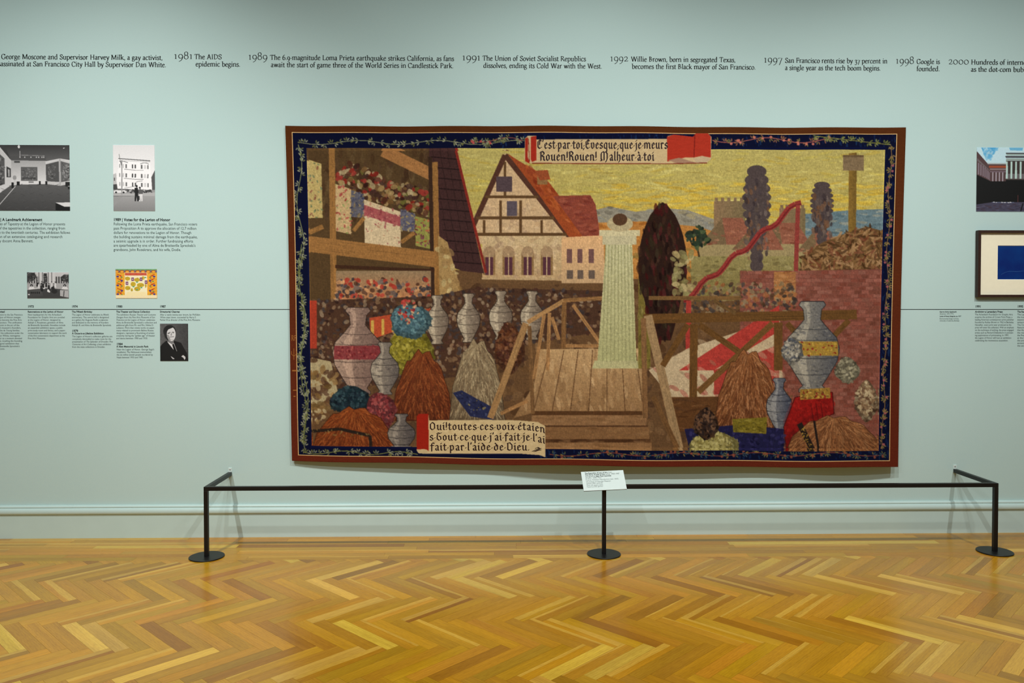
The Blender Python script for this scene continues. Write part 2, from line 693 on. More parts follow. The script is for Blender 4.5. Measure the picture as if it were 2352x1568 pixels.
ROMAN = {
    'a': '43| M 8 35 C 12 47 30 48 30 32 L 30 8 C 30 1 35 0 41 4 M 30 26 C 8 24 5 14 8 7 C 12 -3 25 0 30 9',
    'b': '51| M 12 69 L 12 3 M 12 34 C 20 47 45 47 45 22 C 45 -5 18 -3 12 5 T 12 69',
    'c': '42| M 37 35 C 32 48 7 48 7 21 C 7 -5 32 -4 39 9',
    'd': '53| M 40 69 L 40 2 M 40 37 C 33 47 7 48 7 21 C 7 -5 33 -4 40 9 T 40 69 M 40 2 L 48 2',
    'e': '44| M 8 26 L 37 26 C 38 48 7 50 7 21 C 7 -5 33 -4 39 9',
    'f': '31| M 13 0 L 13 52 C 13 71 26 73 34 66 M 3 42 L 27 42 S 13 0',
    'g': '46| O 20 30 13 13 M 31 39 L 43 42 M 13 19 C 3 12 8 6 20 6 C 38 5 43 1 40 -9 C 36 -23 6 -24 5 -12 C 5 -5 12 0 18 5',
    'h': '55| M 12 69 L 12 0 M 12 32 C 19 47 43 50 43 30 L 43 0 S 12 0 S 43 0 T 12 69',
    'i': '27| M 14 43 L 14 0 S 14 0 T 14 43 D 14 61 6',
    'k': '52| M 12 69 L 12 0 M 39 42 L 14 21 M 19 26 L 45 1 S 12 0 S 46 0 K 39 43 T 12 69',
    'l': '27| M 14 69 L 14 0 S 14 0 T 14 69',
    'm': '82| M 12 43 L 12 0 M 12 32 C 19 47 41 50 41 30 L 41 0 M 41 32 C 48 47 70 50 70 30 L 70 0 S 12 0 S 41 0 S 70 0 T 12 43',
    'n': '55| M 12 43 L 12 0 M 12 32 C 19 47 43 50 43 30 L 43 0 S 12 0 S 43 0 T 12 43',
    'o': '48| O 24 21 17 21.5',
    'p': '52| M 12 43 L 12 -23 M 12 34 C 20 47 46 47 46 22 C 46 -5 18 -3 12 6 S 12 -24 T 12 43',
    'q': '52| M 40 43 L 40 -23 M 40 36 C 32 47 7 47 7 21 C 7 -5 34 -3 40 8 S 40 -24',
    'r': '37| M 12 43 L 12 0 M 12 30 C 16 42 25 47 35 40 S 12 0 T 12 43',
    's': '36| M 30 35 C 26 46 7 46 8 33 C 9 22 31 24 31 11 C 31 -4 10 -3 5 9',
    't': '31| M 14 55 L 14 11 C 14 -1 23 -2 30 5 M 3 42 L 28 42',
    'u': '55| M 12 43 L 12 14 C 12 -5 35 -4 42 10 M 42 43 L 42 1 L 50 1 T 12 43 T 42 43',
    'v': '47| M 7 42 L 25 1 M 25 1 L 41 42 K 8 43 K 41 43',
    'w': '72| M 7 42 L 23 1 M 23 1 L 36 42 M 36 42 L 51 1 M 51 1 L 65 42 K 8 43 K 36 43 K 65 43',
    'x': '48| M 9 42 L 39 1 M 38 42 L 9 1 S 9 0 S 40 0 K 9 43 K 38 43',
    'y': '47| M 7 42 L 26 2 M 42 42 L 24 -6 C 19 -20 12 -23 5 -19 K 8 43 K 41 43',
    'z': '44| M 7 41 L 37 41 L 8 2 L 38 2', 'j': '27| M 14 43 L 14 -10 C 13 -20 7 -23 2 -20 T 14 43 D 14 61 6',
    'A': '66| M 33 66 L 9 0 M 31 66 L 57 0 M 17 23 L 48 23 S 9 0 S 58 0',
    'B': '59| M 14 66 L 14 0 M 6 64 L 14 64 C 48 67 48 36 14 36 M 14 36 C 60 38 60 -1 6 2',
    'C': '65| M 57 50 C 50 69 8 74 8 33 C 8 -9 52 -6 59 14 M 57 64 L 57 47',
    'D': '72| M 14 66 L 14 0 M 6 64 L 14 64 C 80 68 80 -3 6 2',
    'E': '58| M 14 66 L 14 0 M 6 64 L 50 64 L 50 52 M 14 35 L 40 35 M 6 2 L 52 2 L 53 14',
    'F': '54| M 14 66 L 14 0 M 6 64 L 48 64 L 49 51 M 14 35 L 40 35 M 40 42 L 40 28 S 14 0',
    'G': '71| M 58 50 C 50 69 8 74 8 33 C 8 -9 50 -4 59 6 M 59 28 L 59 5 K 58 29 M 58 64 L 58 47',
    'H': '76| M 15 66 L 15 0 M 60 66 L 60 0 M 15 34 L 60 34 S 15 0 S 60 0 K 15 66 K 60 66',
    'I': '34| M 17 66 L 17 0 S 17 0 K 17 66',
    'L': '56| M 14 66 L 14 0 M 6 2 L 50 2 L 53 15 K 14 66',
    'M': '90| M 15 66 L 12 0 M 16 65 L 44 4 M 44 4 L 72 65 M 73 66 L 77 0 S 12 0 S 77 0 K 12 66 K 75 66',
    'P': '57| M 14 66 L 14 0 M 6 64 L 14 64 C 60 68 60 26 14 31 S 14 0',
    'R': '64| M 14 66 L 14 0 M 6 64 L 14 64 C 58 68 58 30 14 34 M 30 33 L 58 1 L 64 1 S 14 0',
    'S': '50| M 41 53 C 36 69 9 69 10 49 C 11 33 43 36 43 17 C 43 -5 13 -6 7 13 M 41 64 L 42 50 M 7 2 L 6 16',
    'T': '62| M 31 65 L 31 0 M 5 52 L 6 64 L 56 64 L 57 52 S 31 0',
    'U': '72| M 14 66 L 14 22 C 14 -7 58 -7 58 22 L 58 66 K 14 66 K 58 66',
    'W': '98| M 9 66 L 31 1 M 31 1 L 49 66 M 49 66 L 70 1 M 70 1 L 89 66 K 10 66 K 49 66 K 89 66',
    'V': '64| M 9 66 L 33 1 M 33 1 L 56 66 K 10 66 K 56 66', 'Y': '60| M 8 66 L 30 32 L 30 0 M 30 32 L 52 66 S 30 0',
    '0': '54| O 27 21 20 20.5', '1': '34| M 17 43 L 17 0 M 7 37 L 17 43 S 17 0',
    '2': '45| M 7 32 C 10 48 36 48 34 30 C 33 18 16 8 7 2 L 38 2 L 41 10',
    '3': '42| M 7 34 C 12 47 33 47 31 31 C 30 20 20 17 14 16 C 34 16 40 4 35 -8 C 31 -21 14 -24 5 -16',
    '4': '46| M 32 -22 L 32 43 L 5 2 L 43 2', '5': '42| M 36 42 L 14 42 L 11 20 C 38 24 40 -2 30 -14 C 24 -21 14 -23 6 -19',
    '6': '48| M 40 68 C 20 64 7 44 7 22 C 7 -6 41 -8 41 19 C 41 42 16 44 8 24',
    '7': '44| M 5 34 L 7 42 L 40 42 L 16 -22', '8': '48| O 24 50 14 16 O 24 17 17 18',
    '9': '48| M 9 -24 C 28 -20 42 2 42 21 C 42 49 8 50 8 24 C 8 1 34 0 41 18',
    '.': '22| D 11 4 5.5', ',': '22| D 11 4 5.5 M 14 4 L 8 -10', '-': '30| M 5 20 L 25 20', "'": '18| M 10 66 L 8 50',
}
ROMAN_F = pen_font(ROMAN, 6.3, 2.8, math.radians(18), 'round')
YEAR_F = pen_font({k: v for k, v in ROMAN.items() if k in '0123456789'}, 3.7, 2.0, math.radians(18), 'round', (8.5, 2.0))

BLACK = {
    'a': '38| M 8 37 L 18 45 L 27 37 L 27 5 L 33 1 M 27 26 L 11 17 L 11 7 L 18 1 L 27 9',
    'c': '35| M 29 37 L 20 45 L 10 35 L 10 10 L 19 1 L 30 9', 'd': '41| M 13 64 L 31 42 L 31 10 L 20 1 L 10 10 L 10 34 L 20 43 L 28 38',
    'e': '36| M 11 22 L 29 33 L 20 45 L 10 35 L 10 10 L 19 1 L 30 9', 'é': '36| M 11 22 L 29 33 L 20 45 L 10 35 L 10 10 L 19 1 L 30 9 M 18 54 L 27 66',
    'f': '31| M 13 -6 L 13 57 L 21 66 L 31 60 M 4 43 L 27 43', 'g': '40| M 31 42 L 31 -8 L 20 -18 L 8 -12 M 31 38 L 20 45 L 10 35 L 10 10 L 19 1 L 31 9',
    'h': '42| M 11 68 L 11 1 M 11 36 L 23 45 L 32 36 L 32 6 L 22 -12', 'i': '22| M 5 38 L 11 44 L 11 6 L 17 1 M 8 57 L 14 63',
    'j': '22| M 5 38 L 12 44 L 12 -8 L 2 -18 M 9 57 L 15 63', 'l': '22| M 11 70 L 11 6 L 17 1',
    'm': '64| M 5 38 L 11 44 L 11 2 M 11 36 L 22 45 L 31 37 L 31 2 M 31 36 L 42 45 L 52 37 L 52 6 L 58 1',
    'n': '43| M 5 38 L 11 44 L 11 2 M 11 36 L 22 45 L 31 37 L 31 6 L 37 1', 'o': '40| M 20 45 L 10 35 L 10 10 L 20 1 L 30 10 L 30 35 L 20 45',
    'p': '41| M 5 38 L 11 44 L 11 -22 M 11 36 L 22 45 L 31 35 L 31 10 L 21 1 L 11 9', 'q': '41| M 31 42 L 31 -22 M 31 38 L 20 45 L 10 35 L 10 10 L 19 1 L 31 9',
    'r': '33| M 5 38 L 11 44 L 11 6 L 16 1 M 12 34 L 21 45 L 28 38', 's': '35| M 28 38 L 19 45 L 10 37 L 10 29 L 28 18 L 28 8 L 18 1 L 7 8',
    't': '30| M 13 58 L 13 8 L 19 1 L 27 7 M 4 43 L 25 43', 'u': '43| M 5 38 L 11 44 L 11 10 L 18 1 L 31 10 M 31 44 L 31 6 L 37 1',
    'v': '40| M 5 40 L 11 44 L 11 12 L 20 1 L 31 12 L 31 36 L 24 45', 'x': '36| M 6 41 L 12 43 L 24 4 L 31 3 M 29 42 L 8 2',
    'à': '38| M 8 37 L 18 45 L 27 37 L 27 5 L 33 1 M 27 26 L 11 17 L 11 7 L 18 1 L 27 9 M 13 66 L 20 55',
    'C': '46| M 38 58 L 26 68 L 10 54 L 10 14 L 24 1 L 40 10 M 24 62 L 24 30', 'E': '46| M 38 58 L 26 68 L 10 54 L 10 14 L 24 1 L 40 10 M 12 33 L 34 38 M 24 62 L 24 40',
    'R': '46| M 12 68 L 12 1 M 5 60 L 24 70 L 36 58 L 36 48 L 14 36 M 22 36 L 34 28 L 34 8 L 42 1',
    'M': '74| M 22 66 L 10 52 L 10 14 L 18 2 L 6 1 M 12 60 L 28 68 L 34 60 L 34 4 M 34 60 L 48 68 L 60 52 L 60 12 L 48 -10',
    'T': '46| M 6 58 L 16 66 L 30 60 L 42 66 M 14 56 L 10 40 L 10 14 L 24 1 L 38 10 L 36 30 L 24 38',
    'O': '52| M 24 66 L 10 50 L 10 14 L 24 1 L 40 14 L 40 50 L 24 66', 'D': '52| M 8 62 L 26 67 L 42 48 L 42 14 L 26 1 L 10 10 M 12 60 L 12 8',
    '!': '18| M 9 66 L 9 22 M 7 3 L 11 7', '·': '16| M 6 20 L 10 24', '.': '16| M 6 2 L 10 6', "'": '14| M 9 68 L 6 54', ';': '18| M 7 20 L 11 24 M 9 4 L 5 -8',
    '~': '60| M 2 4 L 40 34 M 12 2 L 52 34 M 22 4 L 44 18 M 20 34 L 34 44 L 48 30 M 30 18 L 52 18',
}
BLACK_F = pen_font(BLACK, 5.2, 1.7, math.radians(38), 'nib')
UNCIAL_F = pen_font(BLACK, 3.9, 1.6, math.radians(30), 'nib')
ALNUM = 'ABCDEFGHIJKLMNOPQRSTUVWXYZabcdefghijklmnopqrstuvwxyz0123456789.,:;-|\'"()–'
SANS = sans_font(ALNUM, 0.0)
BOLD = sans_font(ALNUM, 0.033)


def wall_line(parent, name, font, text, x0, x1, by, cap, mat, depth=0.0008, shear=0.0, capu=0.66, yslope=0.0):
    """one line of wall lettering: starts at pixel x0, ends at x1 (None = natural width), baseline pixel by, cap height in px.
    *..* switches to italic"""
    a = px(x0, by, -depth)
    s = float(np.linalg.norm(px(x0, by - cap, -depth) - a)) / capu
    V, Fc, x = [], [], 0.0
    for k, seg in enumerate(text.split('*')):
        v, f, w = font.layout(seg, s, 0.2 if k % 2 else shear)
        n = len(V)
        V += [(x + p[0], p[1]) for p in v]
        Fc += [tuple(i + n for i in q) for q in f]
        x += w
    kx = 1.0
    if x1 is not None:
        kx = (px(x1, by, -depth)[0] - a[0]) / max(p[0] for p in V)
    P = [(a[0] + p[0] * kx, -depth, a[2] + p[1]) for p in V]
    o = link(name, poly_mesh(name, P, Fc), mat)
    return settle(o, parent)


# ------------------------------------------------------------------ year-by-year text along the top of the wall
HEADER = [
    ('assassination', None, None, [("Mayor George Moscone and Supervisor Harvey Milk, a gay activist,", -42, 373, 135.0), ("assassinated at San Francisco City Hall by Supervisor Dan White.", -16, 381, 151.6)],
     'undated black serif wall text of two lines, cut off at the left edge'),
    ('1981', 399, 441, [("The AIDS", 446, 509, 135.6), ("epidemic begins.", 449, 551, 152.4)], 'short black serif wall text beginning 1981, about the AIDS epidemic'),
    ('1989', 570, 614, [("The 6.9-magnitude Loma Prieta earthquake strikes California, as fans", 620, 1043, 137.2), ("await the start of game three of the World Series in Candlestick Park.", 622, 1041, 153.8)],
     'long black serif wall text beginning 1989, about an earthquake'),
    ('1991', 1061, 1102, [("The Union of Soviet Socialist Republics", 1108, 1346, 139.0), ("dissolves, ending its Cold War with the West.", 1110, 1382, 155.6)],
     'black serif wall text beginning 1991, about the Soviet union dissolving'),
    ('1992', 1401, 1443, [("Willie Brown, born in segregated Texas,", 1449, 1689, 141.2), ("becomes the first Black mayor of San Francisco.", 1451, 1735, 157.8)],
     'black serif wall text beginning 1992, about the first Black mayor'),
    ('1997', 1754, 1797, [("San Francisco rents rise by 37 percent in", 1803, 2038, 144.0), ("a single year as the tech boom begins.", 1803, 2022, 160.6)],
     'black serif wall text beginning 1997, about rising rents'),
    ('1998', 2057, 2099, [("Google is", 2105, 2159, 146.6), ("founded.", 2105, 2158, 163.0)], 'short black serif wall text beginning 1998, of two lines ending founded'),
    ('2000', 2178, 2225, [("Hundreds of internet", 2230, 2362, 148.0), ("as the dot-com bubble", 2230, 2370, 164.4)], 'black serif wall text beginning 2000, cut off at the right edge'),
]
for yr, xa, xb, lines, lab in HEADER:
    p0 = px(lines[0][1], lines[1][3], 0)
    t = thing('wall_text', lab, 'wall text', (float(p0[0]), 0, float(p0[2])), 'dated texts along the top of the wall')
    if xa is not None:
        wall_line(t, 'year', YEAR_F, yr, xa, xb, lines[0][3] - 0.5, 10.6, M_INK, capu=0.43)
    for txt, a, b, by in lines:
        wall_line(t, 'text_line', ROMAN_F, txt, a, b, by, 11.2, M_INK, capu=0.66)

# ------------------------------------------------------------------ sans captions
CAP = 'captions on the wall'


def caption(lab, cat_lines, group='timeline captions on the wall'):
    """cat_lines: (kind, text, x0, x1, baseline, cap)"""
    k = cat_lines[-1]
    p0 = px(max(cat_lines[0][2], 0), k[4], 0)
    t = thing('wall_caption', lab, 'caption', (float(p0[0]), 0, float(p0[2])), group)
    for kind, txt, a, b, by, cap in cat_lines:
        bold = kind in ('year', 'heading')
        wall_line(t, kind, BOLD if bold else SANS, txt, a, b, by, cap, M_INK if bold else M_TEXT)
    return t


def body(lines, x0, ends, by0, step, cap, kind='text_line'):
    return [(kind, l, x0 if not isinstance(x0, (list, tuple)) else x0[i], e, by0 + step * i, cap) for i, (l, e) in enumerate(zip(lines, ends))]


g2 = 'larger captions under the upper photographs'
caption('large caption headed A Landmark Achievement, under the gallery photograph',
        [('heading', '| A Landmark Achievement', 0.6, 97, 507.2, 6.2)] +
        body(['*es of Tapestry* at the Legion of Honor presents', 'of the tapestries in the collection, ranging from', 'th to the twentieth centuries. The exhibition follows',
              'tion of an extensive cataloguing and research', 'by docent Anna Bennett.'], [-1, -3, -5, -8, -5], [149.5, 149.5, 160.8, 143.3, 76.3], 516.9, 9.76, 6.0), g2)
caption('large caption dated 1989 under the photograph of a leaning white house',
        [('heading', '1989 | Votes for the Legion of Honor', 260.6, 391, 507.4, 6.2)] +
        body(['Following the Loma Prieta earthquake, San Francisco voters', 'pass Proposition A to approve the allocation of 12.7 million', 'dollars for renovations to the Legion of Honor. Though',
              'the building sustains minimal damage from the earthquake,', 'a seismic upgrade is in order. Further fundraising efforts', "are spearheaded by one of Alma de Bretteville Spreckels's",
              'grandsons, John Rosekrans, and his wife, Dodie.'], 260.8, [452.8, 450.6, 439.1, 453.6, 443.2, 448.8, 415.5], 517.2, 9.81, 6.0), g2)
B0, ST, CS = 724.3, 6.03, 3.75
e = lambda *v: [q / 5.004 for q in v]
caption('small caption ending United, cut off at the left edge below the timeline',
        [('heading', 'United', -6, e(53)[0], 717.6, 3.9)] +
        body(['ment to the San Francisco', 'egion of Honor merges', 'to become the Fine Arts', 'rancisco. The unification', 'point in the arc of the', "ch museum's founders,", 'the de Young families.',
              'f the collections under the', 'don White, reimagines', 'or as a museum devoted', 'te, recalling the founding', 'augural exhibition that', "Bretteville Spreckels's", 'ctions.'],
             [-2, -4, -1, -3, -2, -3, -1, -1, -4, -1, -2, -5, -1, -4], e(260, 235, 248, 252, 223, 240, 228, 268, 230, 252, 255, 220, 226, 55), B0, ST, CS))
caption('small caption dated 1973, under the group photograph and the timeline rule',
        [('year', '1973', 63.7, 77.3, 706.0, 4.7), ('heading', 'Renovations at the Legion of Honor', 63.7, 145.6, 717.6, 3.9)] +
        body(['New headquarters for the Achenbach', 'Foundation for Graphic Arts are unveiled', 'at the Legion of Honor, designed by', 'Adolph S. Rosekrans, grandson of Alma', 'de Bretteville Spreckels. Novelties include',
              'an expanded exhibition space, a public', 'print-study room and library, and a paper-', 'conservation laboratory to support the work', 'of the first conservation department at the', 'Fine Arts Museums.'],
             64, e(705, 742, 697, 727, 751, 719, 752, 768, 745, 524), B0, ST, CS))
caption('small caption dated 1974, headed The Fiftieth Birthday',
        [('year', '1974', 164.8, 178.2, 706.0, 4.7), ('heading', 'The Fiftieth Birthday', 165, 212, 717.6, 3.9)] +
        body(['The Legion of Honor celebrates its fiftieth', 'anniversary. The central hall is designated', 'as a gallery for Auguste Rodin sculptures', 'and dedicated to the memory of founders', 'Adolph B. and Alma de Bretteville Spreckels.'],
             165.2, e(1250, 1250, 1240, 1247, 1280), B0, ST, CS))
caption('small caption dated 1979, headed A Once-in-a-Lifetime Exhibition',
        [('year', '1979', 165.4, 179.2, 762.0, 4.7), ('heading', 'A Once-in-a-Lifetime Exhibition', 165.6, 238.2, 767.4, 3.9)] +
        body(["The Legion of Honor's collection galleries are", 'completely deinstalled to make room for the', 'presentation of *The Splendor of Dresden: Five', '*Centuries of Art Collecting*, a loan exhibition', 'from the state collections in Dresden.'],
             165.8, e(1290, 1278, 1296, 1275, 1208), 774.2, 6.05, CS))
caption('small caption dated 1980, headed The Theater and Dance Collection',
        [('year', '1980', 267, 281, 706.0, 4.7), ('heading', 'The Theater and Dance Collection', 267, 344.4, 717.6, 3.9)] +
        body(['The exhibition *Russian Theater and Costume', '*Designs from the Fine Arts Museums of San', '*Francisco* at the Legion of Honor celebrates', "Alma de Bretteville Spreckels's collection and", 'additional gifts from Mr. and Mrs. Nikita D.',
              'Lobanov. More than ninety works on paper,', 'many related to prominent Ballets Russes', 'designers, represent a flourishing of artistic', 'creativity during the "golden age" of theater', 'and dance between 1900 and 1930.'],
             267.2, e(1790, 1780, 1782, 1800, 1765, 1778, 1765, 1775, 1780, 1697), B0, ST, CS))
caption('small caption dated 1984, headed A New Memorial',
        [('year', '1984', 267.8, 281.6, 792.2, 4.7), ('heading', 'A New Memorial in Lincoln Park', 267.8, 341, 797.6, 3.9)] +
        body(["Near the Legion of Honor, George Segal's", 'installation *The Holocaust* memorializes', 'the six million Jewish people murdered by', 'Nazis between 1933 and 1945.'], 268, e(1773, 1740, 1757, 1645), 804.2, 6.05, CS))
caption('small caption dated 1987, headed Directorial Changes, above the portrait',
        [('year', '1987', 367.2, 380.6, 706.0, 4.7), ('heading', 'Directorial Changes', 367.4, 412.6, 717.6, 3.9)] +
        body(['After a nearly twenty-year tenure, Ian McKibbin', 'White steps down, succeeded by Harry S.', 'Parker III as director of the Fine Arts Museums.'], 367.6, e(2300, 2255, 2303), B0, ST, CS))
f8 = lambda v: 2140 + v / 11.094
caption('tiny five-line credit below the timeline, right of the tapestry',
        [('heading', 'George Adrian Applegarth', f8(203), f8(632), 717.2, 2.7), ('text_line', '(American, 1875–1972)', f8(203), f8(560), 721.8, 2.6), ('heading', 'Legion of Honor blueprint, ca. 1917', f8(203), f8(750), 727.4, 2.7),
         ('text_line', 'Environmental Design Archives,', f8(203), f8(692), 733.0, 2.6), ('text_line', 'University of California, Berkeley', f8(203), f8(705), 737.6, 2.6)])
caption('small caption dated 1991, headed Archiving a Legendary Press, under the picture frame',
        [('year', '1991', f8(1108), f8(1248), 706.0, 4.7), ('heading', 'Archiving a Legendary Press', f8(1105), f8(1808), 717.6, 3.9)] +
        body(['The Achenbach Foundation for Graphic Arts', 'acquires the archive of Crown Point Press, a', 'leading American contemporary print publisher', 'founded by Kathan Brown in 1962 in Berkeley.', 'Hereafter, every print ever produced at the',
              'press will enter the collection. With an emphasis', 'on the technique of etching, the press engaged', 'artists such as Richard Diebenkorn in pioneer-', 'ing explorations of printmaking. In 1997,', 'the Legion of Honor will host an exhibition', 'celebrating the momentous acquisition.'],
             f8(1102), [f8(v) for v in (2065, 2055, 2095, 2095, 2028, 2092, 2088, 2088, 1965, 2025, 1945)], 723.8, 5.98, CS))
caption('small caption dated 1995 under the picture frame, cut off at the right edge',
        [('year', '1995', f8(2185), f8(2330), 706.0, 4.7), ('heading', 'The Reopening', f8(2182), 2368, 717.6, 3.9)] +
        body(['The Legion', 'the museum', 'expanded', 'temporary', 'The Court', 'features', 'that illumin', 'the reopen', 'the Fine A', 'at the Leg', 'the presen', 'ancient Ni', 'the ancien'],
             f8(2180), [2360, 2361, 2359, 2359, 2359, 2355, 2359, 2360, 2358, 2359, 2360, 2359, 2360], 723.8, 5.98, CS))

la, lb = px(-300, 710.4, 0), px(2640, 710.4, 0)
zl = px(1176, 710.4, 0)[2]
tl = link('timeline_rule', box_mesh('timeline_rule', la[0], lb[0], -0.0009, -0.0002, zl - 0.0021, zl + 0.0021), M_INK)
tag(tl, 'thin black horizontal timeline rule running across the wall behind the tapestry', 'timeline')


# ------------------------------------------------------------------ painter for flat prints and woven pictures
class Canvas:
    def __init__(self, x0, y0, x1, y1, res=1.0, c=(128, 128, 128), seed=1):
        self.x0, self.y0, self.res = x0, y0, res
        self.w, self.h = int(round((x1 - x0) * res)) + 1, int(round((y1 - y0) * res)) + 1
        self.a = np.empty((self.h, self.w, 3)); self.a[:] = c
        self.X, self.Y = np.meshgrid(x0 + np.arange(self.w) / res, y0 + np.arange(self.h) / res)
        self.r = np.random.RandomState(seed)

    def win(self, P):
        P = np.asarray(P, float)
        i0 = max(int((P[:, 0].min() - self.x0) * self.res) - 1, 0); i1 = min(int((P[:, 0].max() - self.x0) * self.res) + 3, self.w)
        j0 = max(int((P[:, 1].min() - self.y0) * self.res) - 1, 0); j1 = min(int((P[:, 1].max() - self.y0) * self.res) + 3, self.h)
        return (slice(j0, max(j1, j0)), slice(i0, max(i1, i0)))

    def mask(self, P):
        s = self.win(P)
        x, y = self.X[s], self.Y[s]
        m = np.zeros(x.shape, bool)
        n = len(P)
        for i in range(n):
            (xa, ya), (xb, yb) = P[i], P[(i + 1) % n]
            if ya == yb:
                continue
            c = ((ya > y) != (yb > y)) & (x < (xb - xa) * (y - ya) / (yb - ya) + xa)
            m ^= c
        return s, m

    def poly(self, P, c, k=1.0):
        s, m = self.mask(P)
        w = self.a[s]
        w[m] = w[m] * (1 - k) + np.asarray(c, float) * k

    def rect(self, x0, y0, x1, y1, c, k=1.0):
        self.poly([(x0, y0), (x1, y0), (x1, y1), (x0, y1)], c, k)

    def ell(self, cx, cy, rx, ry, c, k=1.0, rot=0.0, n=20):
        t = np.linspace(0, 2 * np.pi, n, endpoint=False)
        a, b = rx * np.cos(t), ry * np.sin(t)
        self.poly(list(zip(cx + a * math.cos(rot) - b * math.sin(rot), cy + a * math.sin(rot) + b * math.cos(rot))), c, k)

    def line(self, pts, w, c, k=1.0):
        for (xa, ya), (xb, yb) in zip(pts, pts[1:]):
            d = math.hypot(xb - xa, yb - ya) or 1
            nx, ny = -(yb - ya) / d * w / 2, (xb - xa) / d * w / 2
            self.poly([(xa + nx, ya + ny), (xb + nx, yb + ny), (xb - nx, yb - ny), (xa - nx, ya - ny)], c, k)

    def dabs(self, P, n, size, cols, k=0.8, rot=None, asp=0.6, jit=14):
        """scatter n small brush marks inside the polygon P"""
        P = np.asarray(P, float)
        lo, hi = P.min(0), P.max(0)
        done = 0
        for _ in range(n * 4):
            if done >= n:
                break
            x, y = self.r.uniform(lo[0], hi[0]), self.r.uniform(lo[1], hi[1])
            ins = False
            for i in range(len(P)):
                (xa, ya), (xb, yb) = P[i], P[(i + 1) % len(P)]
                if (ya > y) != (yb > y) and x < (xb - xa) * (y - ya) / (yb - ya) + xa:
                    ins = not ins
            if not ins:
                continue
            done += 1
            c = np.asarray(cols[self.r.randint(len(cols))], float) + self.r.uniform(-jit, jit)
            s = size * self.r.uniform(0.6, 1.4)
            self.ell(x, y, s, s * asp, c, k, self.r.uniform(0, 3.14) if rot is None else rot + self.r.uniform(-0.25, 0.25), 9)

    def shade(self, P, c0, c1, vert=True):
        """linear blend of two colours over a polygon"""
        P = np.asarray(P, float)
        s, m = self.mask(P)
        t = (self.Y[s] - P[:, 1].min()) / max(np.ptp(P[:, 1]), 1) if vert else (self.X[s] - P[:, 0].min()) / max(np.ptp(P[:, 0]), 1)
        t = np.clip(t, 0, 1)[..., None]
        col = np.asarray(c0, float) * (1 - t) + np.asarray(c1, float) * t
        w = self.a[s]
        w[m] = col[m]

    def fuzz(self, amt, sx=1, sy=1, P=None):
        g = self.r.normal(0, 1, (self.h // sy + 2, self.w // sx + 2))
        g = np.kron(g, np.ones((sy, sx)))[:self.h, :self.w]
        if P is None:
            self.a *= (1 + amt * g)[..., None]
        else:
            s, m = self.mask(P)
            w = self.a[s]
            w[m] *= (1 + amt * g[s][m])[:, None]

    def soft(self, n=1):
        for _ in range(n):
            p = np.pad(self.a, ((1, 1), (1, 1), (0, 0)), 'edge')
            self.a = (p[:-2, 1:-1] + p[2:, 1:-1] + p[1:-1, :-2] + p[1:-1, 2:] + 2 * p[1:-1, 1:-1]) / 6

    def sample(self, x, y):
        u = np.clip((x - self.x0) * self.res, 0, self.w - 1.001); v = np.clip((y - self.y0) * self.res, 0, self.h - 1.001)
        i, j = u.astype(int), v.astype(int)
        fu, fv = (u - i)[..., None], (v - j)[..., None]
        A = self.a
        return A[j, i] * (1 - fu) * (1 - fv) + A[j, i + 1] * fu * (1 - fv) + A[j + 1, i] * (1 - fu) * fv + A[j + 1, i + 1] * fu * fv


def photo(cv, corners, lab, cat='photograph', group='photographs pasted on the wall', thick=0.003, name='wall_photograph'):
    """flat print on a thin board: corners TL TR BR BL in photo pixels; cv painted in the frame (x0..x1, y0..y1) of its canvas"""
    cv.soft(2)
    TL, TR, BR, BL = [px(c[0], c[1], 0) for c in corners]
    xa, xb = (TL[0] + BL[0]) / 2, (TR[0] + BR[0]) / 2
    za, zb = (BL[2] + BR[2]) / 2, (TL[2] + TR[2]) / 2
    nx, ny = cv.w, cv.h
    S, T = np.meshgrid(np.linspace(0, 1, nx), np.linspace(0, 1, ny))
    V = np.stack([(xa + S * (xb - xa)), np.full_like(S, -thick), (zb - T * (zb - za))], -1).reshape(-1, 3)
    idx = np.arange(nx * ny).reshape(ny, nx)
    Q = np.stack([idx[:-1, :-1], idx[1:, :-1], idx[1:, 1:], idx[:-1, 1:]], -1).reshape(-1, 4)
    col = np.concatenate([lin(np.clip(cv.a, 0, 255)).reshape(-1, 3), np.ones((nx * ny, 1))], 1)
    # thin board edge
    ring = np.concatenate([idx[0, :], idx[1:, -1], idx[-1, -2::-1], idx[-2:0:-1, 0]])
    back = V[ring].copy(); back[:, 1] = 0.0
    n0 = len(V); m = len(ring)
    Q2 = np.stack([ring, ring[(np.arange(m) + 1) % m], n0 + (np.arange(m) + 1) % m, n0 + np.arange(m)], -1)
    V = np.concatenate([V, back]); Q = np.concatenate([Q, Q2])
    col = np.concatenate([col, col[ring]])
    c0 = np.array([xa, 0, za])
    o = link(name, np_mesh(name, V - c0, Q, attrs={'Col': ('FLOAT_COLOR', col)}), M_PRINT)
    o.location = tuple(float(q) for q in c0)
    tag(o, lab, cat, group)
    return o


def g(v):
    return (v, v * 0.985, v * 0.985)


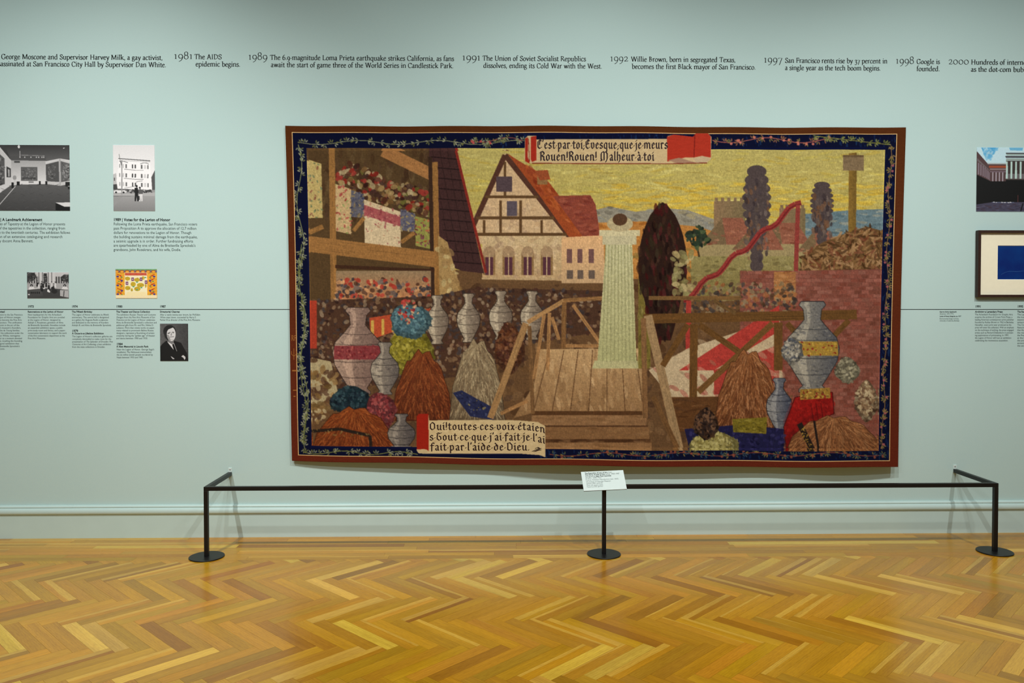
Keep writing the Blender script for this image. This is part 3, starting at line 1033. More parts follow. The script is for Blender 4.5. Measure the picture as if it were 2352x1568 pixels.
# gallery interior, cut by the left edge (painted in crop coordinates, 1616 x 1430)
c = Canvas(-520, 80, 1522, 1505, 0.20, g(205), 3)
c.poly([(-520, 80), (1522, 80), (1522, 400), (1310, 370), (1010, 430), (250, 420), (0, 120), (-520, -200)], g(62))
c.shade([(100, 80), (1522, 80), (1522, 380), (1310, 370), (1010, 430), (250, 420)], g(56), g(96))
c.poly([(250, 400), (1010, 420), (1010, 330), (180, 310)], g(80))
c.shade([(-520, 60), (-100, 60), (250, 410), (250, 940), (0, 1110), (-520, 1500)], g(190), g(215))
c.shade([(250, 415), (1000, 425), (1000, 930), (250, 945)], g(165), g(222))
c.poly([(990, 500), (1310, 370), (1522, 440), (1522, 930), (1320, 960), (1000, 920)], g(196))
c.poly([(1300, 380), (1330, 380), (1330, 960), (1300, 960)], g(165))
c.poly([(-520, 1500), (0, 1120), (250, 945), (1000, 925), (1320, 962), (1522, 925), (1522, 1510), (-520, 1510)], g(74))
c.shade([(-520, 1500), (0, 1120), (250, 945), (1000, 925), (1320, 962), (1522, 925), (1522, 1510), (-520, 1510)], g(92), g(66))
for i in range(90):
    yy = 960 + (i % 9) * 62
    xx = -400 + (i // 9) * 200 + (i % 9) * 17
    c.line([(xx, yy), (xx + 90, yy + 34 * (1 if i % 2 else -1))], 9, g(60 + 14 * (i % 3)), 0.7)
c.line([(-30, 1390), (335, 975)], 14, g(210))
c.poly([(-300, 150), (0, 280), (100, 370), (105, 930), (0, 960), (-300, 1200)], g(88))
c.dabs([(-100, 330), (90, 400), (95, 900), (-100, 1000)], 60, 24, [g(60), g(130), g(170)], 0.7)
c.poly([(142, 545), (235, 590), (238, 785), (145, 785)], g(60)); c.poly([(170, 600), (215, 620), (215, 770), (180, 770)], g(165))
c.rect(458, 560, 820, 860, g(92)); c.dabs([(480, 590), (800, 590), (800, 830), (480, 830)], 110, 14, [g(60), g(120), g(140)], 0.7)
c.rect(500, 795, 785, 808, g(40))
c.poly([(1000, 500), (1285, 430), (1295, 880), (1008, 865)], g(80)); c.dabs([(1060, 520), (1210, 500), (1210, 800), (1060, 800)], 45, 18, [g(60), g(110), g(135)], 0.7)
c.poly([(1325, 425), (1522, 480), (1522, 850), (1335, 885)], g(96)); c.dabs([(1360, 470), (1522, 510), (1522, 830), (1370, 850)], 60, 18, [g(60), g(150), g(170)], 0.7)
c.rect(315, 428, 436, 470, g(72)); c.rect(625, 868, 735, 902, g(130))
for bx, bw_, y0_, y1_ in ((248, 48, 895, 1020), (365, 62, 875, 958), (848, 42, 865, 945), (988, 44, 865, 942), (1430, 92, 880, 980), (1485, 37, 980, 1040)):
    c.rect(bx, y0_, bx + bw_, y1_, g(34)); c.rect(bx, y0_ - 12, bx + bw_, y0_, g(225))
c.rect(300, 850, 350, 960, g(200)); c.ell(318, 790, 42, 50, g(150))
c.line([(440, 300), (980, 312)], 8, g(190), 0.8); c.line([(440, 210), (440, 340)], 14, g(170))
for lx in (440, 545, 680, 800, 850, 920, 960):
    c.ell(lx, 345, 11, 17, g(200))
c.ell(418, 118, 24, 34, g(235)); c.line([(418, 80), (418, 130)], 20, g(200)); c.line([(1388, 152), (1416, 138)], 14, g(250))
c.poly([(1208, 1330), (1522, 1322), (1522, 1415), (1400, 1418)], g(215)); c.poly([(1208, 1335), (1400, 1420), (1522, 1416), (1522, 1505), (1208, 1505)], g(26))
c.fuzz(0.03)
photo(c, [(-54, 333), (160, 333), (160.6, 483.6), (-54, 483.6)], 'black and white gallery interior photograph, cut by the left edge')

# leaning white house with two people in front (crop 1140 x 1568)
c = Canvas(95, 80, 1005, 1515, 0.22, g(236), 4)
c.shade([(95, 80), (1005, 80), (1005, 700), (95, 700)], g(222), g(240))
c.poly([(95, 720), (160, 690), (190, 1050), (95, 1060)], g(190)); c.poly([(95, 940), (180, 930), (200, 1050), (95, 1060)], g(70))
c.rect(112, 790, 135, 860, g(90))
c.poly([(1005, 630), (930, 780), (945, 1060), (1005, 1060)], g(84))
c.poly([(215, 375), (900, 425), (945, 1065), (190, 1050), (165, 850), (210, 600)], g(246))
c.poly([(210, 365), (905, 412), (905, 432), (210, 383)], g(88)); c.line([(230, 415), (900, 450)], 14, g(196))
for (x0_, x1_), yb in (((340, 760), 612), ((325, 755), 810)):
    c.line([(x0_, yb - 6), (590, yb + 16), (x1_, yb + 16)], 13, g(140))
for yb, d in ((535, 0), (735, -4), (930, 0)):
    for x_, w_, dk in ((240, 26, 150), (318, 34, 200), (383, 32, 90), (520, 30, 60), (582, 32, 66), (722, 36, 88), (792, 44, 206), (856, 26, 96)):
        c.poly([(x_ - w_ / 2, yb - 45 + (x_ - 240) * .04), (x_ + w_ / 2, yb - 45 + (x_ - 240) * .04), (x_ + w_ / 2 + d, yb + 40 + (x_ - 240) * .04), (x_ - w_ / 2 + d, yb + 40 + (x_ - 240) * .04)], g(dk), 0.9)
c.line([(235, 440), (330, 436), (420, 462)], 12, g(100)); c.line([(690, 488), (760, 468), (830, 470), (880, 496)], 12, g(100))
c.line([(590, 890), (640, 870), (740, 860)], 10, g(110)); c.line([(340, 1020), (450, 1000), (560, 980)], 9, g(120))
c.poly([(95, 1055), (1005, 1055), (1005, 1200), (95, 1200)], g(150)); c.poly([(190, 1030), (930, 1060), (930, 1115), (190, 1100)], g(96))
c.dabs([(350, 1050), (940, 1060), (940, 1125), (350, 1110)], 50, 24, [g(40), g(60), g(200)], 0.8)
c.poly([(105, 1080), (150, 1065), (360, 1066), (370, 1120), (105, 1122)], g(228))
for cx_ in (155, 320):
    c.ell(cx_, 1112, 22, 20, g(40))
c.poly([(95, 1130), (560, 1135), (1005, 1110), (1005, 1185), (95, 1195)], g(176)); c.rect(95, 1185, 1005, 1205, g(96))
c.shade([(95, 1200), (1005, 1185), (1005, 1515), (95, 1515)], g(160), g(132)); c.poly([(95, 1210), (300, 1208), (120, 1400), (95, 1420)], g(150))
c.line([(287, 405), (282, 1160)], 24, g(150)); c.line([(226, 275), (262, 470)], 9, g(90)); c.line([(262, 430), (280, 520)], 20, g(110))
c.ell(608, 975, 22, 26, g(40)); c.poly([(560, 1010), (630, 1005), (642, 1090), (636, 1180), (655, 1300), (618, 1305), (604, 1190), (588, 1305), (560, 1302), (566, 1140)], g(26))
c.ell(676, 1010, 20, 24, g(40)); c.poly([(640, 1050), (690, 1035), (742, 1070), (740, 1145), (650, 1145)], g(92)); c.poly([(664, 1145), (736, 1145), (734, 1300), (708, 1305), (700, 1190), (688, 1308), (655, 1305)], g(222))
c.rect(640, 1190, 668, 1280, g(50))
c.fuzz(0.025)
photo(c, [(259.9, 333.4), (355.2, 333.4), (356.4, 484.4), (261, 484.4)], 'pale photograph of a leaning white house with two people in front')

# group on the steps of a columned courtyard (crop 60..770 x 110..560)
c = Canvas(60, 110, 770, 560, 0.34, g(150), 5)
c.shade([(60, 110), (770, 110), (770, 300), (60, 300)], g(200), g(180))
c.rect(60, 185, 770, 300, g(70))
for x_ in range(70, 770, 42):
    c.rect(x_, 185, x_ + 18, 300, g(185))
for x_ in (270, 330, 428, 487):
    c.rect(x_, 112, x_ + 48, 310, g(205)); c.rect(x_ - 12, 112, x_, 310, g(90))
c.rect(340, 130, 400, 300, g(66))
for P in ([(60, 110), (190, 120), (220, 190), (180, 250), (60, 290)], [(770, 150), (690, 150), (630, 200), (640, 250), (770, 290)], [(340, 150), (385, 140), (395, 230), (345, 235)]):
    c.poly(P, g(56)); c.dabs(P, 40, 12, [g(36), g(90), g(110)], 0.8)
c.poly([(60, 320), (250, 300), (560, 300), (770, 320), (770, 415), (60, 430)], g(168))
c.poly([(60, 420), (300, 385), (620, 400), (770, 430), (770, 560), (60, 560)], g(66))
c.shade([(60, 430), (300, 390), (330, 520), (60, 560)], g(82), g(70)); c.line([(90, 405), (305, 385)], 12, g(225))
for i, x_ in enumerate((235, 258, 310, 350, 385, 430, 480, 515, 540, 300, 335)):
    y_ = 270 + (i * 37) % 70
    c.poly([(x_ - 18, y_ + 90), (x_ - 14, y_ + 18), (x_ + 14, y_ + 18), (x_ + 18, y_ + 90)], g((40, 205, 70, 215, 50)[i % 5])); c.ell(x_, y_, 10, 13, g(175)); c.ell(x_, y_ - 6, 10, 8, g(40))
for x_ in (135, 702):
    c.poly([(x_ - 55, 400), (x_ - 25, 355), (x_ + 25, 355), (x_ + 60, 400)], g(225)); c.ell(x_, 342, 24, 24, g(32)); c.ell(x_, 350, 11, 14, g(190))
for x_ in (130, 160, 195, 230, 265):
    c.ell(x_, 465, 11, 18, g(34))
c.ell(495, 385, 26, 26, g(40)); c.ell(525, 440, 50, 40, g(44)); c.ell(312, 420, 22, 26, g(38)); c.poly([(405, 405), (425, 405), (455, 450), (440, 462), (402, 445)], g(230))
c.poly([(622, 415), (768, 430), (766, 550), (620, 520)], g(176)); c.line([(690, 430), (682, 530)], 16, g(70)); c.rect(72, 485, 102, 505, g(215))
c.fuzz(0.05)
photo(c, [(62.6, 625), (157.9, 625), (158.4, 684.8), (63.2, 684.8)], 'small black and white photograph of a group seated before columns')

# ornamental stage-like design in orange and cream
c = Canvas(1580, 60, 2285, 560, 0.34, (236, 166, 48), 6)
c.rect(1580, 60, 2285, 125, (116, 160, 110)); c.fuzz(0.06, 3, 3)
for x_ in range(1600, 2290, 90):
    c.ell(x_, 105, 44, 26, (160, 70, 30)); c.ell(x_, 108, 30, 18, (238, 170, 60)); c.ell(x_ + 45, 98, 16, 14, (110, 90, 140))
c.rect(1735, 120, 2120, 520, (246, 234, 196)); c.rect(1740, 125, 2110, 165, (196, 60, 36))
for x_ in range(1745, 2110, 20):
    c.poly([(x_, 165), (x_ + 16, 165), (x_ + 8, 176)], (196, 60, 36)); c.ell(x_ + 8, 145, 3, 8, (246, 224, 180))
for x_, y_, rx, ry in ((1785, 225, 45, 32), (1945, 245, 48, 32), (1880, 320, 44, 40), (2005, 335, 62, 36), (1785, 385, 46, 36), (1950, 400, 54, 38), (1855, 415, 18, 26), (2050, 215, 26, 30), (2095, 350, 14, 30)):
    c.ell(x_, y_, rx, ry, (198, 166, 44)); c.dabs([(x_ - rx, y_ - ry), (x_ + rx, y_ - ry), (x_ + rx, y_ + ry), (x_ - rx, y_ + ry)], 10, 8, [(170, 130, 30), (220, 190, 70)], 0.7)
for x_, y_ in ((1945, 285), (1885, 362), (2020, 378), (1945, 412), (2090, 205)):
    c.ell(x_, y_, 18, 10, (70, 160, 130))
for x_, y_ in ((1872, 235), (2015, 235), (1775, 305), (2100, 285)):
    c.rect(x_ - 22, y_ - 28, x_ + 22, y_ + 28, (120, 70, 110)); c.ell(x_, y_, 9, 12, (228, 210, 200))
for sx, fl in ((1655, 1), (2200, -1)):
    for y_, q in ((180, 0), (250, 1), (330, 0), (420, 1), (480, 0)):
        c.line([(sx - 50 * fl, y_ - 30), (sx, y_ - 10), (sx + 34 * fl, y_ + 20), (sx + 10 * fl, y_ + 44)], 13, (176, 66, 22))
        c.ell(sx + (30 if q else -40) * fl, y_ + 10, 22, 16, (80, 60, 130)); c.ell(sx - (20 if q else -30) * fl, y_ + 22, 16, 12, (110, 150, 80)); c.ell(sx + 10, y_ - 6, 14, 9, (200, 50, 30))
c.rect(1580, 505, 2285, 560, (244, 224, 178)); c.poly([(1780, 450), (2090, 450), (2120, 520), (1740, 520)], (246, 226, 172))
c.fuzz(0.02)
photo(c, [(265.7, 617.6), (360.5, 617.6), (361, 684.8), (266.6, 684.8)], 'small orange and cream ornamental print above the timeline', 'print', 'photographs pasted on the wall', name='wall_print')

# portrait of a man in a dark suit
c = Canvas(128, 125, 1132, 1465, 0.18, g(76), 7)
c.shade([(128, 125), (1132, 125), (1132, 1465), (128, 1465)], g(96), g(66), False); c.fuzz(0.05, 6, 6)
c.poly([(128, 960), (200, 860), (340, 740), (640, 740), (880, 810), (960, 960), (1090, 1180), (1132, 1465), (128, 1465)], g(30))
c.poly([(340, 640), (620, 640), (620, 800), (560, 880), (400, 790)], g(120))
c.ell(470, 400, 228, 225, g(38)); c.poly([(245, 400), (300, 620), (420, 760), (440, 400)], g(44))
c.ell(530, 500, 160, 255, g(214)); c.poly([(370, 420), (430, 330), (600, 262), (500, 200), (330, 250), (300, 430)], g(36))
c.poly([(372, 520), (420, 700), (520, 770), (470, 600), (430, 520)], g(150))
c.line([(395, 478), (500, 432)], 24, g(84)); c.line([(560, 428), (640, 430)], 20, g(100)); c.ell(445, 480, 26, 12, g(64)); c.ell(600, 455, 26, 11, g(70))
c.poly([(540, 440), (556, 540), (520, 566), (505, 540), (520, 460)], g(140)); c.line([(480, 606), (540, 598), (630, 592)], 18, g(84)); c.line([(500, 690), (600, 700)], 16, g(170))
c.poly([(380, 770), (560, 868), (600, 820), (625, 820), (735, 1120), (610, 1060)], g(222)); c.poly([(560, 880), (612, 835), (640, 900), (720, 1110), (650, 1130), (610, 1050)], g(24))
c.poly([(385, 770), (460, 880), (612, 1062), (560, 1070), (380, 860)], g(30))
c.poly([(500, 1290), (540, 1310), (640, 1380), (620, 1402), (570, 1392)], g(190)); c.poly([(885, 1305), (950, 1250), (1030, 1310), (1040, 1370), (1000, 1430), (960, 1350)], g(205))
c.fuzz(0.03)
photo(c, [(367.8, 743), (432, 743), (432.6, 828.6), (368.6, 828.6)], 'black and white portrait photograph of a person in a dark suit')

# courtyard with white columns, cut by the right edge
c = Canvas(100, 85, 1500, 1438, 0.20, (196, 224, 232), 8)
c.shade([(190, 85), (560, 85), (440, 240), (300, 370)], (70, 160, 210), (160, 205, 225)); c.dabs([(200, 90), (540, 90), (380, 330)], 26, 50, [(90, 170, 215), (200, 222, 228)], 0.5)
c.poly([(780, 85), (1075, 85), (1060, 150), (800, 140)], (110, 180, 215))
c.poly([(100, 165), (320, 415), (720, 435), (1500, 420), (1500, 900), (100, 900)], (84, 62, 62))
c.poly([(320, 412), (720, 412), (720, 440), (330, 440)], (170, 176, 176)); c.rect(360, 470, 720, 515, (158, 76, 48)); c.rect(380, 530, 720, 556, (140, 122, 124)); c.rect(380, 580, 720, 606, (112, 92, 100))
c.poly([(110, 310), (380, 570), (380, 590), (110, 370)], (110, 98, 100))
for i, x_ in enumerate((140, 190, 236, 276, 313, 344, 372)):
    c.poly([(x_ - 16 + i, 400 + i * 33), (x_ + 14 - i, 420 + i * 33), (x_ + 14 - i, 660 + i * 20), (x_ - 16 + i, 650 + i * 20)], (134, 118, 128))
for x_ in (440, 510, 580, 650):
    c.rect(x_ - 11, 610, x_ + 11, 800, (168, 156, 164))
c.poly([(715, 195), (1500, 195), (1500, 255), (725, 255)], (158, 176, 170)); c.rect(715, 195, 1500, 216, (70, 70, 72)); c.poly([(695, 262), (1500, 262), (1500, 300), (715, 300)], (58, 52, 56))
c.rect(720, 312, 1500, 360, (150, 164, 158)); c.rect(720, 362, 1500, 742, (62, 50, 48)); c.rect(760, 640, 1500, 742, (104, 96, 98))
for x_ in range(738, 1500, 97):
    c.poly([(x_ - 20, 380), (x_ + 16, 380), (x_ + 20, 742), (x_ - 24, 742)], (186, 212, 204))
c.poly([(100, 660), (400, 800), (720, 800), (720, 752), (1500, 752), (1500, 1250), (100, 1290)], (18, 17, 16)); c.rect(720, 752, 1500, 770, (70, 64, 60))
c.poly([(100, 1290), (430, 1240), (1500, 1235), (1500, 1438), (100, 1438)], (70, 66, 84)); c.dabs([(110, 1300), (1490, 1270), (1490, 1420), (110, 1420)], 70, 40, [(54, 50, 64), (96, 92, 112), (60, 40, 46)], 0.6, 0.0, 0.2)
c.line([(430, 1243), (900, 1243)], 13, (120, 128, 160)); c.dabs([(430, 1238), (1000, 1238), (1000, 1250), (430, 1250)], 8, 18, [(225, 225, 230)], 0.9, 0, 0.4); c.line([(975, 1090), (980, 1240)], 10, (120, 60, 60)); c.line([(1088, 1260), (1040, 1430)], 22, (14, 14, 16))
c.fuzz(0.03)
photo(c, [(2243, 339.2), (2394.6, 339.2), (2394.4, 486), (2242.4, 486)], 'colour photograph of a white columned courtyard under blue sky, cut by the right edge')

# ------------------------------------------------------------------ framed blueprint at the right edge
FD = 0.036
fa, fb = px(2247.6, 528.5, -FD), px(2247.6, 682.2, -FD)
fx0, fz1, fz0 = float(fa[0]), float(fa[2]), float(fb[2])
fx1 = fx0 + 0.93
ft = thing('framed_blueprint', 'dark wood picture frame with cream mat and deep blue sheet', 'picture frame', (fx0, 0, fz0))
fw = 0.028


def inner(name, x0, x1, y0, y1, z0, z1, mat, bev=0.0, parent=None):
    return settle(link(name, box_mesh(name, x0, x1, y0, y1, z0, z1, bev), mat), parent)


def mitre(name, P, mat, parent):
    """frame rail: quad in x-z extruded from the wall to the front"""
    V = [(x, -0.004, z) for x, z in P] + [(x, -FD, z) for x, z in P]
    Fc = [(0, 1, 2, 3), (7, 6, 5, 4)] + [(i, 4 + i, 4 + (i + 1) % 4, (i + 1) % 4) for i in range(4)]
    return settle(link(name, poly_mesh(name, V, Fc), mat), parent)


ix0, ix1, iz0, iz1 = fx0 + fw * 0.70, fx1 - fw * 0.70, fz0 + fw * 0.62, fz1 - fw * 0.62
mitre('frame_rail', [(fx0, fz0), (fx0, fz1), (ix0, iz1), (ix0, iz0)], M_FRAME, ft)
mitre('frame_rail', [(fx1, fz1), (fx1, fz0), (ix1, iz0), (ix1, iz1)], M_FRAME, ft)
mitre('frame_rail', [(fx0, fz1), (fx1, fz1), (ix1, iz1), (ix0, iz1)], M_FRAME, ft)
mitre('frame_rail', [(fx1, fz0), (fx0, fz0), (ix0, iz0), (ix1, iz0)], M_FRAME, ft)
wa, wb = px(2291.5, 563.5, -0.014), px(2291.0, 642.3, -0.014)
wx0, wz1, wz0 = float(wa[0]), float(wa[2]), float(wb[2]); wx1 = fx1 - (wx0 - fx0)
inner('backing_board', fx0 + 0.004, fx1 - 0.004, -0.010, -0.004, fz0 + 0.004, fz1 - 0.004, M_FRAME, 0, ft)
V = []
for q, yy in (((ix0 - 0.004, ix1 + 0.004, iz0 - 0.004, iz1 + 0.004), -0.016), ((wx0, wx1, wz0, wz1), -0.016), ((wx0 + 0.003, wx1 - 0.003, wz0 + 0.003, wz1 - 0.003), -0.0125)):
    V += [(q[0], yy, q[2]), (q[1], yy, q[2]), (q[1], yy, q[3]), (q[0], yy, q[3])]
mat_o = settle(link('mat_board', poly_mesh('mat_board', V[:8], [(i, (i + 1) % 4, 4 + (i + 1) % 4, 4 + i) for i in range(4)]), M_MAT), ft)
settle(link('mat_bevel', poly_mesh('mat_bevel', V[4:], [(i, (i + 1) % 4, 4 + (i + 1) % 4, 4 + i) for i in range(4)]), M_BEVEL), ft)
t = NT('blueprint_sheet')
tc = t.n('ShaderNodeTexCoord').outputs['Object']
t.color(t.mix(t.ramp(t.noise(tc, 7, 3).outputs[0], [(0.35, (0, 0, 0)), (0.65, (1, 1, 1))]), rgba((0, 34, 104)), rgba((0, 50, 118))))
t.rough(0.55, 0.2)
sheet = inner('blueprint_sheet', wx0 - 0.01, wx1 + 0.01, -0.0122, -0.0105, wz0 - 0.01, wz1 + 0.01, t.m, 0, ft)
la_ = [px(x, y, -0.0126) for x, y in ((2300, 630), (2309, 625), (2318, 623), (2336, 623.5), (2352, 622), (2380, 620))]
V, Fc = [], []
for i, p in enumerate(la_):
    V += [(p[0], -0.0126, p[2] - 0.0008), (p[0], -0.0126, p[2] + 0.0008)]
    if i:
        Fc.append((2 * i - 2, 2 * i, 2 * i + 1, 2 * i - 1))
settle(link('drawn_line', poly_mesh('drawn_line', V, Fc), ink('pale_blue_line', (60, 104, 160))), ft)

# ------------------------------------------------------------------ the tapestry
TX0, TX1, TY0, TY1 = 655.0, 2081.0, 288.0, 1073.0


def tap_px(s, t_):
    xl = 655 + 17 * t_ + 1.5 * np.sin(t_ * 5)
    xr = 2081 - 18 * t_ - 2.5 * np.sin(t_ * 3.1)
    yt = 288.3 + 4.2 * s + 1.4 * np.sin(s * 9 + 0.6) * (0.4 + s * (1 - s) * 2) + 0.5 * np.sin(s * 41)
    yb = 1058 + 15 * (1 - (1 - s) ** 2.2) + 0.9 * np.sin(s * 24)
    return xl + (xr - xl) * s, yt + (yb - yt) * t_


def tap_depth(x, y):
    """how far the cloth hangs off the wall"""
    s = (x - TX0) / (TX1 - TX0); t_ = np.clip((y - TY0) / (TY1 - TY0), 0, 1)
    wv = 0.010 * np.sin(s * 15 + 0.5) + 0.007 * np.sin(s * 27 + 2.0) + 0.005 * np.sin(s * 7.3 + 4.0)
    edge = 1 - np.exp(-np.clip(s, 0, 1) * 9) * 0.98 - np.exp(-np.clip(1 - s, 0, 1) * 30) * 0.2
    sag = 0.0012 * np.sin(t_ * 40 + s * 6) * t_ * (1 - t_) * 4
    return 0.024 + t_ ** 1.5 * (0.062 * edge + wv * (0.3 + 0.7 * np.clip(s * 6, 0, 1))) + sag + 0.0015 * np.sin(s * 60) * (1 - t_)


cv = Canvas(648, 282, 2088, 1080, 1.4, (94, 38, 20), 21)
R = cv.r
OLIVE, CREAM = (146, 140, 96), (206, 184, 140)
# borders
cv.poly([(640, 270), (2100, 270), (2100, 1090), (640, 1090)], (88, 44, 18))
cv.shade([(640, 270), (2100, 270), (2100, 1090), (640, 1090)], (86, 46, 16), (104, 38, 22))
cv.fuzz(0.04, 6, 3)
def inset(l, t_, r, b):
    """inner rectangle following the cloth outline"""
    q = []
    for s_, tt in ((0, 0), (1, 0), (1, 1), (0, 1)):
        x_, y_ = tap_px(np.float64(s_), np.float64(tt))
        q.append((float(x_) + (l if s_ == 0 else -r), float(y_) + (t_ if tt == 0 else -b)))
    return q
def rail(P, n=40):
    """bow the straight edges of an inset like the cloth"""
    return P
NAVY = (7, 13, 50)
S_B, T_B = (14.5, 47, 46, 19.5), (14.5, 50, 34, 14)
# classification in cloth coordinates is done on the grid; here only colour
gs, gt = np.meshgrid(np.linspace(0, 1, 1427), np.linspace(0, 1, 786))
# vine border
def vine(pts, stem, leaves, flower=None):
    cv.line(pts, 2.0, stem)
    for (xa, ya), (xb, yb) in zip(pts, pts[1:]):
        for _ in range(2):
            k = R.rand(); x_, y_ = xa + (xb - xa) * k, ya + (yb - ya) * k
            an = R.uniform(0, 6.28)
            for j in (-0.7, 0, 0.7):
                lx, ly = x_ + 6.5 * math.cos(an + j), y_ + 6.5 * math.sin(an + j)
                cv.ell(lx, ly, 3.9, 1.5, leaves[R.randint(len(leaves))], 0.95, an + j, 8)
            if flower and R.rand() < 0.45:
                cv.ell(x_ + R.uniform(-5, 5), y_ + R.uniform(-5, 5), 3.2, 3.0, flower, 0.9, 0, 8)

PIC = [(704.5, 341.5), (1400, 342.5), (2033, 338.8), (2018.5, 1034), (1400, 1032), (714.5, 1027.5)]
BLU = [(670.5, 303), (1000, 306), (1400, 307.5), (2060, 306), (2045.5, 1057), (1400, 1055), (1000, 1053), (684.5, 1047.5)]
EDG = [(669, 301.3), (1000, 304.2), (1400, 305.7), (2061.8, 304.2), (2047.3, 1059), (1400, 1057), (1000, 1055), (683, 1049.5)]
cv.poly(EDG, (214, 176, 120))
cv.poly(BLU, NAVY)
cv.dabs([(1150, 308), (2058, 308), (2058, 336), (1150, 338)], 260, 4.5, [(16, 40, 84), (24, 56, 96), (10, 14, 50)], 0.8, 1.57, 0.3, 4)
cv.dabs([(2030, 340), (2056, 340), (2044, 1056), (2018, 1036)], 260, 4.5, [(14, 34, 80), (22, 50, 90), (8, 12, 44)], 0.8, 1.57, 0.3, 4)
cv.dabs([(1240, 1034), (2044, 1036), (2044, 1056), (1240, 1054)], 200, 4.5, [(14, 34, 80), (22, 50, 90), (8, 12, 44)], 0.8, 1.57, 0.3, 4)
LV = [(136, 140, 110), (160, 158, 124), (116, 116, 66)]
vine([(688 + i * 26, 327 + 5 * math.sin(i * 0.9)) for i in range(21)], (126, 126, 92), LV, None)
vine([(1080 + i * 20, 321 + 6 * math.sin(i * 1.1)) for i in range(7)], (140, 80, 70), LV, (196, 80, 76))
vine([(1636 + i * 21, 322 + 6 * math.sin(i * 0.8)) for i in range(14)], (168, 92, 80), [(150, 100, 70), (120, 110, 60)], (214, 122, 100))
vine([(1870 + i * 17, 312 + i * 2.0) for i in range(11)], (130, 124, 60), [(140, 140, 80), (120, 124, 60)], None)
vine([(685 + i * 0.55 + 7 * math.sin(i * 0.7), 332 + i * 20) for i in range(36)], (128, 132, 86), LV, None)
vine([(690 + i * 0.4 + 6 * math.sin(i * 0.6 + 2.6), 560 + i * 20) for i in range(24)], (112, 120, 66), LV, None)
vine([(2046 - i * 0.55 + 3 * math.sin(i * 0.9), 332 + i * 20) for i in range(36)], (128, 98, 60), [(130, 116, 56), (150, 120, 70)], (178, 96, 96))
vine([(696 + i * 22, 1038 + 0.25 * i + 4 * math.sin(i * 1.1)) for i in range(13)], (122, 124, 66), LV, None)
vine([(1262 + i * 22, 1043 + 4 * math.sin(i * 0.8)) for i in range(36)], (140, 70, 52), [(96, 100, 66), (140, 120, 60), (60, 84, 96)], (150, 80, 56))

BORDER_PAINT = cv.a.copy()
# ---- woven picture: a plain, generic old-town and garden view in the cloth's colours
def P_(*v):
    return list(zip(v[::2], v[1::2]))
cv.shade(PIC, (186, 170, 98), (204, 170, 60))
cv.dabs(P_(1020, 345, 2030, 345, 2026, 520, 1020, 520), 420, 16, [(178, 166, 90), (206, 186, 86), (196, 166, 62), (214, 200, 120)], 0.45, 0.0, 0.16, 8)
cv.dabs(P_(1380, 420, 2028, 420, 2026, 520, 1380, 520), 240, 18, [(214, 176, 52), (204, 162, 46), (222, 190, 74)], 0.5, 0.0, 0.16, 8)
cv.poly(P_(708, 600, 1400, 640, 2026, 600, 2018, 1034, 1400, 1032, 714, 1028), (112, 80, 50))
cv.dabs(P_(712, 640, 2022, 640, 2018, 1030, 716, 1026), 500, 12, [(96, 66, 42), (128, 94, 60), (84, 58, 40)], 0.6)
for _ in range(150):
    x_, y_ = R.uniform(1100, 1990), R.uniform(380, 515)
    cv.line([(x_, y_), (x_ + R.uniform(10, 40), y_ + R.uniform(-2, 2))], 1.1, (150, 128, 54), 0.55)
# far hills and water
hills = P_(1350, 486, 1400, 474, 1460, 486, 1530, 478, 1580, 482, 1630, 500, 1690, 520, 1690, 580, 1350, 580)
cv.poly(hills, (150, 142, 124)); cv.dabs(hills, 140, 9, [(132, 130, 122), (170, 156, 120), (120, 112, 96)], 0.7, 0.2, 0.4)
fld = P_(1350, 512, 1480, 508, 1600, 520, 1700, 548, 1700, 640, 1350, 640)
cv.poly(fld, (190, 128, 60)); cv.dabs(fld, 130, 11, [(200, 140, 70), (170, 104, 40), (150, 120, 60)], 0.7, 0.1, 0.35)
cv.poly(P_(1840, 492, 1960, 482, 2030, 480, 2026, 560, 1840, 560), (110, 130, 136)); cv.dabs(P_(1840, 492, 2030, 484, 2026, 555, 1840, 555), 70, 9, [(90, 112, 120), (150, 150, 136)], 0.7, 0, 0.3)
# far roofs and keep
for x0_, y0_, x1_, y1_ in ((1640, 462, 1712, 580), (1790, 478, 1850, 580)):
    cv.shade(P_(x0_, y0_, x1_, y0_, x1_, y1_, x0_, y1_), (146, 116, 84), (126, 108, 74), False)
    for k in range(5):
        cv.rect(x0_ + k * (x1_ - x0_) / 5 + 2, y0_ - 8, x0_ + k * (x1_ - x0_) / 5 + 9, y0_ + 2, (136, 110, 80))
for ax, ay, hw, hh_ in ((1672, 500, 66, 62), (1800, 512, 62, 48), (1880, 530, 50, 48), (1740, 520, 60, 54)):
    cv.poly(P_(ax - hw, ay + hh_, ax - hw * .2, ay, ax + hw * .5, ay, ax + hw, ay + hh_), (150, 92, 70)); cv.poly(P_(ax - hw, ay + hh_, ax - hw * .2, ay, ax - hw * .05, ay + hh_), (124, 100, 70))
    cv.rect(ax - hw, ay + hh_, ax + hw, ay + hh_ + 30, (160, 140, 96)); cv.dabs(P_(ax - hw, ay + hh_, ax, ay, ax + hw, ay + hh_), 26, 6, [(136, 78, 58), (170, 112, 84)], 0.6, 0.1, 0.4)
cv.shade(P_(1588, 588, 1850, 588, 1850, 690, 1588, 690), (150, 136, 84), (134, 118, 66)); cv.dabs(P_(1588, 588, 1850, 588, 1850, 690, 1588, 690), 110, 8, [(164, 150, 100), (120, 104, 60), (104, 92, 52)], 0.5, 0, 0.4)
